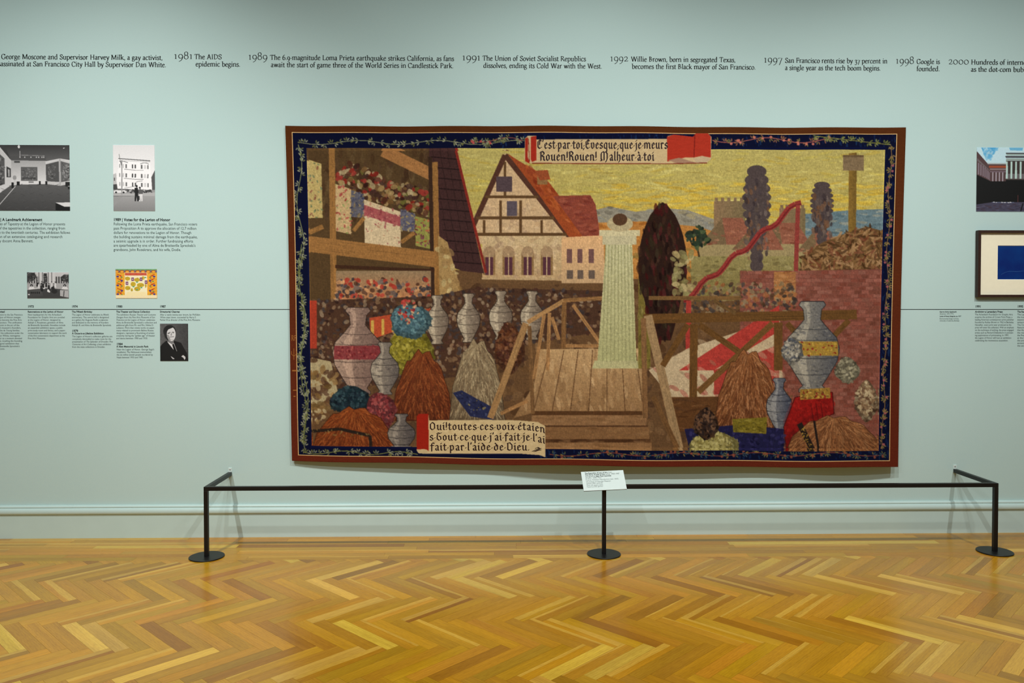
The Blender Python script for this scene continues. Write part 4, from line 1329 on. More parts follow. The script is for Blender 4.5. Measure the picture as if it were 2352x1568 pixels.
# grey-violet poplars
for cx_, y0_, y1_, w_ in ((1738, 384, 620, 34), (1888, 420, 560, 28)):
    for k in range(12):
        yy = y0_ + (y1_ - y0_) * (k + .5) / 12
        cv.ell(cx_, yy, w_ * (0.45 + 0.55 * math.sin(math.pi * min(1, (k + 1.2) / 9.5))), (y1_ - y0_) / 16, (86, 72, 70))
    cv.dabs(P_(cx_ - w_ * .8, y0_ + 30, cx_ + w_ * .8, y0_ + 30, cx_ + w_ * .8, y1_ - 20, cx_ - w_ * .8, y1_ - 20), 70, 7, [(70, 58, 60), (108, 92, 84), (120, 84, 60)], 0.75, 1.5, 0.5)
# bell post and heath
cv.shade(P_(1950, 352, 1968, 350, 1966, 540, 1948, 540), (146, 112, 48), (120, 92, 40), False); cv.rect(1936, 356, 1984, 392, (136, 112, 82)); cv.rect(1936, 356, 1984, 361, (112, 88, 60))
heap = P_(1836, 622, 1850, 580, 1890, 556, 1930, 540, 1990, 520, 2026, 530, 2024, 622)
cv.poly(heap, (112, 80, 46)); cv.dabs(heap, 360, 9, [(146, 108, 66), (84, 56, 30), (170, 130, 88), (128, 74, 48)], 0.8, None, 0.25)
# brick wall at the right
brk = P_(1700, 624, 2023, 618, 2018, 1034, 1960, 1034, 1700, 800)
cv.poly(brk, (134, 78, 64))
for j, yy in enumerate(range(622, 1034, 9)):
    for k in range(20):
        x_ = 1700 + k * 17 + (j % 2) * 8
        cv.rect(x_, yy, x_ + 15.5, yy + 7.4, np.array((138, 82, 66)) + R.uniform(-16, 16) + np.array((R.uniform(-4, 10), 0, 0)), 0.9 if x_ < 2020 else 0)
cv.rect(1778, 624, 1828, 690, (172, 116, 66)); cv.dabs(P_(1778, 624, 1828, 624, 1828, 690, 1778, 690), 26, 8, [(150, 92, 56), (190, 134, 84)], 0.5, 0, 0.3)
# half-timbered town house
cv.poly(P_(1068, 540, 1160, 352, 1180, 360, 1330, 545, 1330, 560, 1068, 560), (206, 172, 130))
cv.shade(P_(1108, 540, 1290, 540, 1290, 645, 1108, 645), (206, 178, 134), (190, 156, 112)); cv.dabs(P_(1090, 470, 1280, 470, 1290, 640, 1108, 640), 150, 8, [(220, 190, 150), (186, 150, 110), (172, 140, 112)], 0.4, None, 0.5)
TB = (104, 74, 44)
for q in ([(1075, 545), (1160, 356)], [(1160, 356), (1312, 548)]):
    cv.line(q, 12, (92, 56, 42))
for yy in (452, 500, 538):
    cv.line([(1160 - (yy - 352) * .45, yy), (1160 + (yy - 352) * .76, yy)], 7, TB)
for x_ in (1112, 1150, 1196, 1244):
    cv.line([(x_, 460 if x_ in (1150, 1196) else 505), (x_, 540)], 6, TB)
cv.line([(1160, 372), (1160, 450)], 6, TB); cv.rect(1164, 462, 1188, 496, (96, 84, 92)); cv.rect(1140, 405, 1176, 440, (90, 72, 76))
for x_ in (1124, 1168, 1212, 1256):
    cv.rect(x_ - 14, 580, x_ + 14, 632, (150, 116, 74)); cv.ell(x_, 580, 14, 15, (172, 140, 104)); cv.rect(x_ - 9, 590, x_ + 9, 632, (96, 54, 64)); cv.line([(x_, 582), (x_, 632)], 2.5, (196, 166, 124)); cv.line([(x_ - 18, 640), (x_ + 18, 640)], 5, (190, 160, 118))
cv.line([(1105, 646), (1366, 650)], 9, (116, 84, 52))
cv.poly(P_(1165, 352, 1196, 372, 1232, 392, 1262, 420, 1300, 470, 1340, 545, 1312, 552, 1240, 450), (164, 76, 36)); cv.dabs(P_(1180, 362, 1232, 392, 1300, 470, 1330, 540, 1240, 450), 60, 9, [(180, 88, 40), (146, 60, 30), (190, 100, 50)], 0.6, 0.9, 0.4)
cv.poly(P_(1270, 450, 1356, 448, 1368, 470, 1380, 550, 1340, 545), (146, 70, 52)); cv.dabs(P_(1280, 455, 1356, 452, 1372, 545, 1340, 540), 60, 9, [(130, 58, 46), (162, 84, 62)], 0.6, 0, 0.3)
cv.rect(1234, 394, 1258, 424, (150, 110, 66)); cv.poly(P_(1228, 392, 1258, 390, 1264, 412, 1240, 414), (160, 80, 44))
cv.shade(P_(1290, 545, 1386, 540, 1390, 650, 1290, 650), (226, 176, 124), (196, 160, 118)); 
for x_ in (1302, 1326, 1352):
    cv.rect(x_, 572, x_ + 12, 604, (120, 84, 80)); cv.rect(x_, 620, x_ + 14, 640, (110, 92, 80))
# timber gallery with hung cloths, left
cv.poly(P_(706, 343, 1010, 343, 1010, 700, 712, 700), (92, 68, 40)); cv.dabs(P_(706, 345, 1000, 345, 1000, 500, 708, 500), 120, 14, [(84, 58, 36), (106, 82, 50), (74, 50, 34)], 0.5, 1.5, 0.4)
gp = P_(772, 400, 800, 372, 850, 388, 900, 420, 960, 430, 986, 450, 990, 500, 920, 478, 836, 452, 772, 420)
cv.dabs(gp, 260, 7, [(66, 36, 30), (130, 96, 58), (150, 46, 36), (110, 104, 46), (176, 156, 116), (92, 54, 36), (160, 130, 80), (74, 48, 38)], 0.85, None, 0.7)
cv.poly(P_(985, 345, 1046, 345, 1112, 628, 1062, 622, 1000, 600), (74, 46, 44))
for k in range(11):
    yy = 360 + k * 24
    cv.line([(990 + k * 4, yy), (1052 + k * 5.4, yy + 6)], 2.5, (44, 26, 26))
    for m_ in range(4):
        cv.line([(992 + k * 4 + m_ * 17, yy - 20), (996 + k * 4 + m_ * 17, yy)], 1.3, (52, 32, 30))
cv.line([(1047, 345), (1080, 480), (1116, 626)], 6, (142, 46, 36))
cl = [P_(707, 366, 738, 376, 741, 500, 709, 500), P_(770, 422, 806, 434, 806, 538, 770, 530), P_(806, 436, 836, 446, 836, 500, 806, 498), P_(836, 458, 920, 486, 921, 584, 838, 574), P_(920, 480, 953, 492, 953, 533, 920, 528), P_(953, 496, 992, 506, 990, 572, 955, 564)]
cc = [((190, 166, 104), (150, 96, 74), (116, 128, 92)), ((196, 164, 116), (170, 76, 66), (140, 150, 84)), ((100, 96, 104), (150, 128, 88), (70, 72, 96)), ((206, 182, 144), (172, 92, 92), (186, 140, 110)), ((104, 100, 112), (160, 140, 96), (78, 76, 100)), ((150, 146, 72), (120, 60, 70), (176, 90, 60))]
for q, (c0, c1, c2) in zip(cl, cc):
    cv.poly(q, c0)
    cv.dabs(q, 60, 3.6, [c1, c2, c0], 0.85, None, 0.5)
cv.poly(P_(836, 470, 920, 498, 920, 520, 836, 494), (166, 84, 84)); cv.dabs(P_(836, 470, 920, 498, 920, 520, 836, 494), 30, 4, [(150, 66, 72), (184, 110, 100)], 0.7)
BM = (156, 110, 58)
def beam(q, w_, c_=BM):
    cv.line(q, w_, c_)
    for _ in range(max(3, int(len(q) * 6))):
        k = R.rand(); (xa, ya), (xb, yb) = q[0], q[-1]
        k2 = min(1, k + 0.2); o_ = R.uniform(-w_ * .35, w_ * .35)
        d_ = math.hypot(xb - xa, yb - ya); nx, ny = -(yb - ya) / d_, (xb - xa) / d_
        cv.line([(xa + (xb - xa) * k + nx * o_, ya + (yb - ya) * k + ny * o_), (xa + (xb - xa) * k2 + nx * o_, ya + (yb - ya) * k2 + ny * o_)], 1.2, np.array(c_) * R.choice([0.78, 1.14]), 0.7)
beam([(762, 343), (767, 700)], 14); beam([(998, 372), (1004, 680)], 15); beam([(880, 346), (990, 400)], 28, (168, 116, 66)); cv.line([(988, 360), (994, 680)], 9, (66, 44, 32))
beam([(710, 560), (1002, 596)], 36, (160, 112, 60)); beam([(710, 534), (742, 520)], 11); beam([(812, 530), (836, 500)], 9); beam([(922, 556), (952, 534)], 9); cv.line([(770, 612), (998, 622)], 8, (72, 44, 28))
cv.poly(P_(1006, 540, 1028, 556, 1068, 700, 1010, 690), (170, 136, 84)); cv.dabs(P_(1008, 545, 1030, 560, 1066, 690, 1012, 690), 26, 8, [(196, 174, 120), (150, 116, 70)], 0.7)
# lower gallery glow and benches
cv.shade(P_(772, 622, 990, 622, 990, 700, 772, 700), (150, 124, 92), (196, 128, 80)); cv.dabs(P_(772, 640, 990, 640, 990, 700, 772, 700), 220, 5, [(96, 62, 44), (176, 60, 44), (120, 100, 90), (206, 150, 100), (72, 66, 70)], 0.85, None, 0.8)
# dark hedge across the middle
hd = P_(712, 690, 1000, 680, 1090, 660, 1390, 668, 1390, 760, 1210, 790, 1100, 860, 712, 900)
cv.poly(hd, (84, 56, 40)); cv.dabs(hd, 1300, 5, [(62, 40, 34), (108, 78, 52), (140, 108, 78), (92, 60, 48), (150, 126, 100), (70, 60, 60)], 0.8, None, 0.7)
cv.dabs(P_(1570, 650, 1830, 650, 1830, 720, 1570, 720), 320, 5, [(96, 70, 50), (140, 118, 86), (70, 60, 56), (160, 100, 60)], 0.8, None, 0.7)
# stall with striped cloth, and rounded sacks, jars and shrubs, lower left
st_ = P_(848, 730, 1000, 706, 1010, 724, 852, 780)
cv.poly(st_, (186, 78, 46))
for k in range(7):
    x_ = 852 + k * 24
    cv.poly(P_(x_, 736 - k * 3, x_ + 7, 735 - k * 3, x_ + 7, 776 - k * 8, x_, 778 - k * 8), (206, 164, 76))
cv.rect(712, 690, 728, 800, (176, 62, 40)); cv.poly(P_(712, 820, 760, 830, 776, 900, 716, 940), (176, 158, 118)); cv.dabs(P_(714, 820, 766, 836, 776, 930, 716, 980), 60, 9, [(190, 170, 130), (120, 92, 52), (150, 116, 70), (96, 66, 46)], 0.8)
def mound(P, c0, c1, dab, n, size=9, rot=None, asp=0.6):
    cv.shade(P, c0, c1)
    cv.dabs(P, n * 2, size * 0.62, dab, 0.5, rot, asp, 8)
    q = np.asarray(P, float); m = q.mean(0); ext = np.ptp(q, 0)
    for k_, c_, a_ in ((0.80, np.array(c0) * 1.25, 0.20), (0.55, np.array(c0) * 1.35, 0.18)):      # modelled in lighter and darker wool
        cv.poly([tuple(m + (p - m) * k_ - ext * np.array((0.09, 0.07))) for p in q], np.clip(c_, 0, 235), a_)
    for k_ in (0.0, 0.35, 0.7):
        x_ = m[0] + ext[0] * (0.12 + 0.28 * k_)
        cv.line([(x_, m[1] - ext[1] * .3), (x_ + ext[0] * .05, m[1]), (x_ - ext[0] * .02, m[1] + ext[1] * .34)], 2.2, np.array(c1) * 0.62, 0.55)
    cv.line([tuple(p) for p in q] + [tuple(q[0])], 1.8, np.array(c1) * 0.45, 0.75)
def blob(cx, cy, rx, ry, n=26, wob=0.08, ph=0.0):
    return [(cx + rx * math.cos(a) * (1 + wob * math.sin(3 * a + ph)), cy + ry * math.sin(a) * (1 + wob * math.cos(4 * a + ph))) for a in np.linspace(0, 2 * math.pi, n, endpoint=False)]
def vase(cx, y0, y1, w, c0, c1, band=None):
    """turned jar with lip, neck, shoulder and foot"""
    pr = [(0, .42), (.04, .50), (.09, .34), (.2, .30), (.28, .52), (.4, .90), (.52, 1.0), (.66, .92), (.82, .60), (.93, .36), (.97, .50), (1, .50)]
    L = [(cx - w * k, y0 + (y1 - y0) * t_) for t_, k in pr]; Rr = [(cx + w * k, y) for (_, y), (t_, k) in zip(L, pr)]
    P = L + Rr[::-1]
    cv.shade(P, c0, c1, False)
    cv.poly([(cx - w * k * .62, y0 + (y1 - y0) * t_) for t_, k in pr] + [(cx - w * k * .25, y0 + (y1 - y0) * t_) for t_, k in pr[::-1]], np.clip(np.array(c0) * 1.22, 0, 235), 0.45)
    cv.dabs(P, int(w * (y1 - y0) / 60), 3, [c0, c1, np.array(c1) * .8], 0.4, 0, 0.5, 6)
    for t_ in (.3, .42, .62, .8):
        k = np.interp(t_, [q[0] for q in pr], [q[1] for q in pr]); y = y0 + (y1 - y0) * t_
        cv.line([(cx - w * k, y), (cx - w * k * .4, y + 2.5), (cx + w * k * .4, y + 2.5), (cx + w * k, y)], 1.5, np.array(c1) * 0.6, 0.7)
    if band:
        ya, yb = y0 + (y1 - y0) * .44, y0 + (y1 - y0) * .60
        cv.poly([(cx - w * .94, ya), (cx + w * .94, ya), (cx + w * .96, yb), (cx - w * .96, yb)], band[0], 0.85)
        cv.dabs([(cx - w * .9, ya), (cx + w * .9, ya), (cx + w * .9, yb), (cx - w * .9, yb)], int(w * 1.6), 2.6, band, 0.9)
    cv.line(P + [P[0]], 1.6, np.array(c1) * 0.42, 0.75)
def bush(P, cols, n, size=4.5):
    q = np.asarray(P, float)
    cv.poly(P, np.array(cols[0]) * 0.7)
    cv.dabs(P, n, size, [np.array(c_) * 0.75 for c_ in cols], 0.8)
    m = q.mean(0); e_ = np.ptp(q, 0)
    cv.dabs([tuple(m + (p - m) * .82 - e_ * np.array((.05, .06))) for p in q], n, size, cols, 0.85)
def hay(P, cols, n=160, ln=22):
    """heap of straw: strands falling from the crown"""
    q = np.asarray(P, float); top = np.array((q[:, 0].mean(), q[:, 1].min()))
    cv.shade(P, cols[0], np.array(cols[1]) * .85)
    lo, hi = q.min(0), q.max(0)
    for _ in range(n * 3):
        p = np.array((R.uniform(lo[0], hi[0]), R.uniform(lo[1], hi[1])))
        d = p - top; d = d / (np.linalg.norm(d) + 1e-6) + R.normal(0, .18, 2)
        e_ = p + d * R.uniform(.4, 1) * ln
        if not (inside_poly(P, p) and inside_poly(P, e_)):
            continue
        cv.line([tuple(p), tuple(e_)], 1.7, np.array(cols[R.randint(len(cols))]) * R.uniform(.8, 1.12), 0.75)
    cv.line(P + [P[0]], 1.5, np.array(cols[1]) * 0.5, 0.6)
def inside_poly(P, p):
    ins = False
    for i in range(len(P)):
        (xa, ya), (xb, yb) = P[i], P[(i + 1) % len(P)]
        if (ya > p[1]) != (yb > p[1]) and p[0] < (xb - xa) * (p[1] - ya) / (yb - ya) + xa:
            ins = not ins
    return ins
def heap(x0, x1, y0, y1):
    return [(x0 + (x1 - x0) * k / 16, y1 - (y1 - y0) * math.sin(math.pi * k / 16) ** 0.55 * (1 + .05 * math.sin(k * 2.1))) for k in range(17)]
for cx_, y0_ in ((1004, 678), (1076, 674), (1150, 668), (1222, 668)):
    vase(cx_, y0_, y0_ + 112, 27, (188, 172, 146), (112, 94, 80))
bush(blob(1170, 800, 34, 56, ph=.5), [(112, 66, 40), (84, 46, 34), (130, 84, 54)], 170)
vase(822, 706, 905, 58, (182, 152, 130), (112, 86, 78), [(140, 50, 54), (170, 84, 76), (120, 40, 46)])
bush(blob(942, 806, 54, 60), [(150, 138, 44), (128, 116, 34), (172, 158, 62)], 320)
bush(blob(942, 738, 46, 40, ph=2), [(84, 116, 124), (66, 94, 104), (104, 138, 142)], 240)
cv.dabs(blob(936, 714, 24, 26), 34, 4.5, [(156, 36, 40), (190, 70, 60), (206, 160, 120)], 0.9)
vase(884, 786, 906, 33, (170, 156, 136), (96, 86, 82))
hay(heap(900, 1040, 806, 966), [(136, 68, 32), (106, 48, 24), (158, 88, 44)], 420)
hay(heap(1032, 1160, 782, 966), [(160, 138, 104), (120, 98, 72), (182, 162, 126)], 380)
cv.poly(P_(1040, 902, 1060, 896, 1140, 940, 1134, 964, 1080, 956), (44, 48, 84)); cv.dabs(P_(1044, 904, 1060, 900, 1136, 942, 1130, 960, 1080, 952), 40, 3, [(140, 124, 76), (36, 38, 66), (70, 76, 110)], 0.85)
bush(blob(806, 920, 48, 32), [(38, 60, 68), (28, 42, 54), (58, 82, 88)], 150)
bush(blob(874, 946, 34, 44, ph=2), [(140, 58, 60), (96, 44, 48), (168, 82, 78)], 180)
hay(heap(716, 912, 936, 1034), [(150, 74, 30), (118, 52, 22), (168, 92, 42)], 460)
cv.line([(716, 990), (780, 985), (850, 1000), (852, 1030)], 7, (48, 36, 28)); cv.dabs(P_(716, 984, 850, 994, 850, 1004, 716, 996), 20, 2.4, [(140, 110, 60)], 0.8)
vase(922, 950, 1036, 32, (146, 134, 120), (84, 76, 76))
# plank walk with steps and handrails
deck = P_(1235, 802, 1480, 800, 1484, 946, 1222, 948, 1180, 960, 1228, 880)
cv.shade(deck, (196, 158, 110), (150, 112, 72)); cv.dabs(deck, 120, 14, [(176, 136, 92), (140, 104, 68), (206, 170, 122)], 0.4, 1.4, 0.3)
for k in range(7):
    cv.line([(1262 + k * 33, 804), (1226 + k * 42, 944)], 1.8, (106, 72, 44))
for j, (yy, h_, c_) in enumerate(((944, 9, (96, 62, 34)), (953, 24, (150, 110, 72)), (977, 3, (92, 60, 36)), (980, 28, (140, 100, 62)), (1008, 8, (84, 52, 28)), (1016, 16, (152, 110, 70)))):
    cv.poly(P_(1222 - j, yy, 1482 + j * 3, yy, 1482 + j * 3, yy + h_, 1222 - j, yy + h_), c_)
cv.dabs(P_(1224, 955, 1480, 955, 1490, 1030, 1222, 1030), 60, 16, [(170, 130, 88), (126, 88, 54)], 0.35, 0, 0.2)
RL = (166, 126, 80)
beam([(1212, 740), (1296, 690)], 10, (178, 134, 84)); beam([(1294, 690), (1390, 684)], 9, (150, 108, 64)); beam([(1208, 742), (1126, 960)], 15, RL); beam([(1216, 748), (1224, 950)], 9, (128, 92, 56)); beam([(1296, 694), (1294, 800)], 11, (136, 96, 56))
for a_, b_ in (((1250, 722), (1226, 870)), ((1262, 718), (1258, 850)), ((1268, 728), (1284, 780)), ((1316, 700), (1380, 790)), ((1300, 794), (1380, 794)), ((1150, 950), (1212, 920))):
    beam([a_, b_], 8, (170, 124, 76))
# pale stone pillar and dark cypress
cv.shade(P_(1392, 560, 1452, 560, 1462, 830, 1372, 830), (198, 190, 146), (180, 176, 122)); cv.rect(1384, 540, 1462, 562, (196, 184, 146)); cv.rect(1376, 528, 1470, 542, (206, 192, 150)); cv.poly(P_(1366, 828, 1468, 828, 1468, 846, 1360, 846), (188, 180, 130))
for x_ in range(1384, 1464, 9):
    cv.line([(x_ + (1420 - x_) * .2, 562), (x_, 830)], 2.2, (156, 152, 104), 0.8)
cv.ell(1424, 514, 30, 18, (186, 168, 128)); cv.ell(1424, 504, 17, 14, (96, 66, 44))
cv.rect(1466, 640, 1494, 846, (126, 110, 48)); cv.dabs(P_(1466, 640, 1494, 640, 1494, 840, 1466, 840), 40, 8, [(146, 130, 66), (100, 86, 40)], 0.6, 1.5, 0.3)
cyp = [(1522 + (1 if k < 15 else -1) * w_, yy) for k, (w_, yy) in enumerate([(0, 464)] + [(10 + 46 * math.sin(math.pi * (j / 14) ** 0.8) ** 0.9 * (1 if j < 9 else 0.86), 470 + j * 24) for j in range(14)])]
cyp += [(1522 - (x_ - 1522), y_) for x_, y_ in cyp[::-1]]
cv.poly(cyp, (52, 30, 22)); cv.dabs(cyp, 200, 10, [(38, 20, 16), (70, 44, 30), (84, 26, 26), (60, 48, 30)], 0.7, 1.5, 0.35)
# olive tree and red ribbon on the right of the square
cv.line([(1606, 590), (1600, 560)], 4, (76, 60, 34)); cv.dabs(blob(1602, 545, 26, 24), 60, 6, [(46, 62, 44), (70, 84, 50), (36, 46, 36)], 0.9)
cv.dabs(P_(1545, 580, 1590, 580, 1590, 680, 1545, 680), 60, 8, [(150, 140, 90), (180, 160, 110), (120, 104, 64)], 0.8)
rb_ = [(1570 + k * 13.5, 690 - k * 11.5 + 7 * math.sin(k * 1.3)) for k in range(21)]
cv.line(rb_, 12, (154, 56, 50)); cv.line([(x_, y_ + 3) for x_, y_ in rb_], 3, (120, 36, 36))
cv.line([(1833, 470), (1828, 622)], 10, (150, 62, 54)); cv.line([(1582, 690), (1580, 850)], 12, (178, 62, 52))
# terrace, fence and red awning, right
ter = P_(1490, 850, 1580, 800, 1700, 760, 1790, 720, 1800, 912, 1540, 912)
cv.poly(ter, (196, 172, 136)); cv.poly(P_(1560, 850, 1790, 700, 1790, 760, 1640, 850), (184, 62, 52)); cv.poly(P_(1640, 850, 1790, 790, 1790, 912, 1640, 905), (178, 66, 54)); cv.dabs(ter, 60, 14, [(206, 184, 150), (170, 144, 112), (160, 56, 48)], 0.4, 0.6, 0.4)
cv.poly(P_(1536, 912, 1800, 908, 1800, 990, 1560, 990), (104, 66, 34)); cv.dabs(P_(1536, 914, 1800, 910, 1800, 985, 1560, 985), 50, 18, [(124, 82, 44), (84, 52, 28)], 0.5, 0, 0.12)
BR = (112, 76, 36)
beam([(1478, 732), (1968, 722)], 22, BR); beam([(1488, 724), (1560, 1030)], 20, (164, 132, 92)); beam([(1478, 730), (1482, 960)], 12, (140, 100, 62)); beam([(1500, 910), (1556, 1030)], 12, (120, 84, 48))
beam([(1594, 744), (1592, 912)], 18, BR); beam([(1788, 740), (1788, 850)], 20, BR); beam([(1580, 745), (1522, 840)], 14, BR); beam([(1606, 745), (1700, 810)], 14, BR); beam([(1775, 742), (1604, 900)], 14, (122, 84, 42)); beam([(1808, 742), (1850, 790)], 13, BR); beam([(1950, 735), (1912, 775)], 13, BR)
beam([(1490, 684), (1702, 684)], 9, (126, 92, 52)); beam([(1640, 690), (1690, 720)], 9, (112, 82, 46))
# shrubs, urns and red drape, lower right
hay(heap(1640, 1796, 806, 985), [(152, 96, 54), (112, 62, 32), (182, 126, 82)], 520, 26)
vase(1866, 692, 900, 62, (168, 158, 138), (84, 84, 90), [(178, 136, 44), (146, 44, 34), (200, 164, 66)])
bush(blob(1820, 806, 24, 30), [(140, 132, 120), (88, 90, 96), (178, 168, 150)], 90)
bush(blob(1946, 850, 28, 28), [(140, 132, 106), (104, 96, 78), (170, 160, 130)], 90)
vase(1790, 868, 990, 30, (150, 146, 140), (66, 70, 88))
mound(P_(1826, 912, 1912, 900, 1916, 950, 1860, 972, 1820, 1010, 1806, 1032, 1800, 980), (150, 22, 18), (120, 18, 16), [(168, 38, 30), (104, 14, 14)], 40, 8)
cv.poly(P_(1838, 894, 1906, 890, 1908, 914, 1838, 918), (162, 122, 48)); cv.dabs(P_(1840, 896, 1904, 892, 1906, 912, 1840, 916), 50, 3, [(140, 40, 30), (196, 160, 70), (120, 90, 40)], 0.9)
hay(heap(1806, 2024, 956, 1036), [(158, 102, 60), (120, 72, 40), (180, 126, 80)], 460)
cv.line([(1836, 972), (1866, 1032)], 13, (44, 32, 26)); cv.line([(1870, 966), (1880, 1030)], 5, (44, 32, 26)); cv.dabs(P_(1838, 980, 1850, 980, 1866, 1026, 1852, 1026), 22, 2.4, [(170, 130, 50)], 0.9)
cv.poly(P_(1584, 1032, 1572, 985, 1700, 975, 1800, 985, 1800, 1036), (34, 32, 74)); cv.dabs(P_(1580, 985, 1800, 985, 1800, 1030, 1584, 1030), 120, 5, [(26, 24, 60), (50, 46, 96)], 0.7)
bush(blob(1640, 1018, 56, 26), [(164, 152, 88), (136, 122, 64), (188, 176, 114)], 200)
bush(blob(1622, 974, 28, 34), [(70, 48, 36), (40, 28, 26), (116, 82, 58)], 140)
cv.poly(P_(1682, 962, 1762, 958, 1760, 996, 1684, 992), (128, 112, 32)); cv.dabs(P_(1684, 964, 1760, 960, 1758, 994, 1686, 990), 70, 4, [(150, 134, 50), (98, 86, 26)], 0.7, 0, 0.4)
bush(blob(1990, 920, 26, 44), [(150, 120, 88), (110, 80, 58), (190, 168, 130)], 170)
# whole-cloth weave irregularity
cv.fuzz(0.045, 2, 5, PIC); cv.fuzz(0.03, 7, 1, PIC)
# faint upright ribbing, worn threads
cv.fuzz(0.02, 1, 9)

pw_, pm_ = cv.mask(PIC)
keep = np.zeros(cv.a.shape[:2], bool); keep[pw_] = pm_
cv.a[~keep] = BORDER_PAINT[~keep]
# inscription scrolls
SC1 = P_(1206, 318, 1212, 312, 1232, 312, 1232, 320, 1532, 319, 1534, 312, 1548, 309, 1592, 314, 1598, 306, 1626, 306, 1634, 314, 1633, 366, 1622, 374, 1540, 376, 1222, 375, 1208, 372, 1204, 366)
cv.poly(SC1, (206, 178, 132)); cv.dabs(P_(1236, 326, 1528, 326, 1528, 370, 1236, 370), 160, 5, [(214, 188, 144), (196, 166, 120)], 0.35)
cv.poly(P_(1206, 318, 1213, 315, 1212, 360, 1217, 376, 1206, 370), (170, 44, 26)); cv.poly(P_(1219, 314, 1232, 312, 1232, 368, 1222, 372, 1219, 366), (178, 46, 28)); cv.line([(1214, 318), (1216, 372)], 1.6, (130, 40, 26))
RED = (186, 54, 34)
cv.poly(P_(1532, 314, 1548, 309, 1592, 314, 1598, 306, 1626, 306, 1633, 314, 1633, 362, 1612, 358, 1592, 362, 1572, 362, 1533, 371), RED)
cv.line([(1596, 308), (1594, 362)], 2, (130, 30, 22)); cv.poly(P_(1592, 364, 1614, 358, 1632, 364, 1620, 374, 1600, 374), (196, 170, 134)); cv.poly(P_(1534, 368, 1560, 362, 1600, 374, 1560, 376), (170, 130, 104)); cv.line([(1222, 375), (1540, 376), (1624, 374)], 2, (130, 40, 26))
SC2 = P_(957, 956, 962, 950, 984, 950, 986, 965, 1120, 964, 1190, 965, 1236, 969, 1252, 978, 1253, 1050, 1240, 1045, 1200, 1042, 990, 1042, 962, 1041, 957, 1034)
cv.poly(SC2, (212, 186, 138)); cv.dabs(P_(992, 970, 1230, 972, 1246, 984, 1246, 1036, 992, 1036), 160, 5, [(220, 196, 150), (200, 172, 124)], 0.35)
cv.poly(P_(957, 956, 962, 950, 984, 950, 985, 1036, 975, 1031, 957, 1032), (168, 36, 18)); cv.ell(971, 1036, 13, 5, (206, 180, 134))

cv.soft(1)
tap = thing('tapestry', 'large woven tapestry with blue vine border and brown edge hanging on the wall', 'tapestry', tuple(float(v) for v in px(1368, 1066, 0)))
# grid with lines on the border seams
def seams(w, a, b, n):
    total = sum(n)
    br = [0.0] + list(a) + [1 - v for v in b[::-1]] + [1.0]
    out = [np.linspace(br[i], br[i + 1], n[i], endpoint=False) for i in range(len(n))]
    return np.concatenate(out + [[1.0]])
Sx = seams(1, (14.5 / 1417, 16.3 / 1417, 47 / 1417), (19.5 / 1417, 21.3 / 1417, 46 / 1417), (12, 2, 30, 1040, 26, 2, 14))
Ty = seams(1, (14.2 / 778, 15.9 / 778, 51 / 778), (13.5 / 778, 15.2 / 778, 37 / 778), (12, 2, 32, 540, 22, 2, 12))
GS, GT = np.meshgrid(Sx, Ty)
GX, GY = tap_px(GS, GT)
GD = tap_depth(GX, GY)
GV = px(GX, GY, -GD)
# paint is looked up where the seams sit straight: bend cloth coordinates to the painted frame
def warp(v, knots_u, knots_v):
    return np.interp(v, knots_u, knots_v)
xl, xr = tap_px(np.zeros_like(GT), GT)[0], tap_px(np.ones_like(GT), GT)[0]
GC = cv.sample(GX, GY)
ny, nx = GS.shape
idx = np.arange(nx * ny).reshape(ny, nx)
Q = np.stack([idx[:-1, :-1], idx[1:, :-1], idx[1:, 1:], idx[:-1, 1:]], -1)
cs, ct = (GS[:-1, :-1] + GS[1:, 1:]) / 2, (GT[:-1, :-1] + GT[1:, 1:]) / 2
cxp, cyp_ = (GX[:-1, :-1] + GX[1:, 1:]) / 2, (GY[:-1, :-1] + GY[1:, 1:]) / 2
inside = lambda l, r, t_, b: (cs > l / 1417) & (cs < 1 - r / 1417) & (ct > t_ / 778) & (ct < 1 - b / 778)
in1, in2, in3 = inside(14.5, 19.5, 14.2, 13.5), inside(16.3, 21.3, 15.9, 15.2), inside(47, 46, 51, 37)
# vertices of each band get that band's own colour at the seam
Rg = np.zeros(cs.shape, int)
Rg[in1] = 1; Rg[in2] = 2; Rg[in3] = 3


def inpoly(P, x, y):
    m = np.zeros(x.shape, bool)
    for i in range(len(P)):
        (xa, ya), (xb, yb) = P[i], P[(i + 1) % len(P)]
        if ya != yb:
            m ^= ((ya > y) != (yb > y)) & (x < (xb - xa) * (y - ya) / (yb - ya) + xa)
    return m


Rg[inpoly(SC1, cxp, cyp_)] = 4
Rg[inpoly(SC2, cxp, cyp_)] = 5
GC = GC.mean(-1, keepdims=True) * 0.10 + GC * 0.90
linc = lin(np.clip(255 * (np.clip(GC, 0, 255) / 255) ** 1.10, 0, 255))
tl0 = np.array(tap.location)
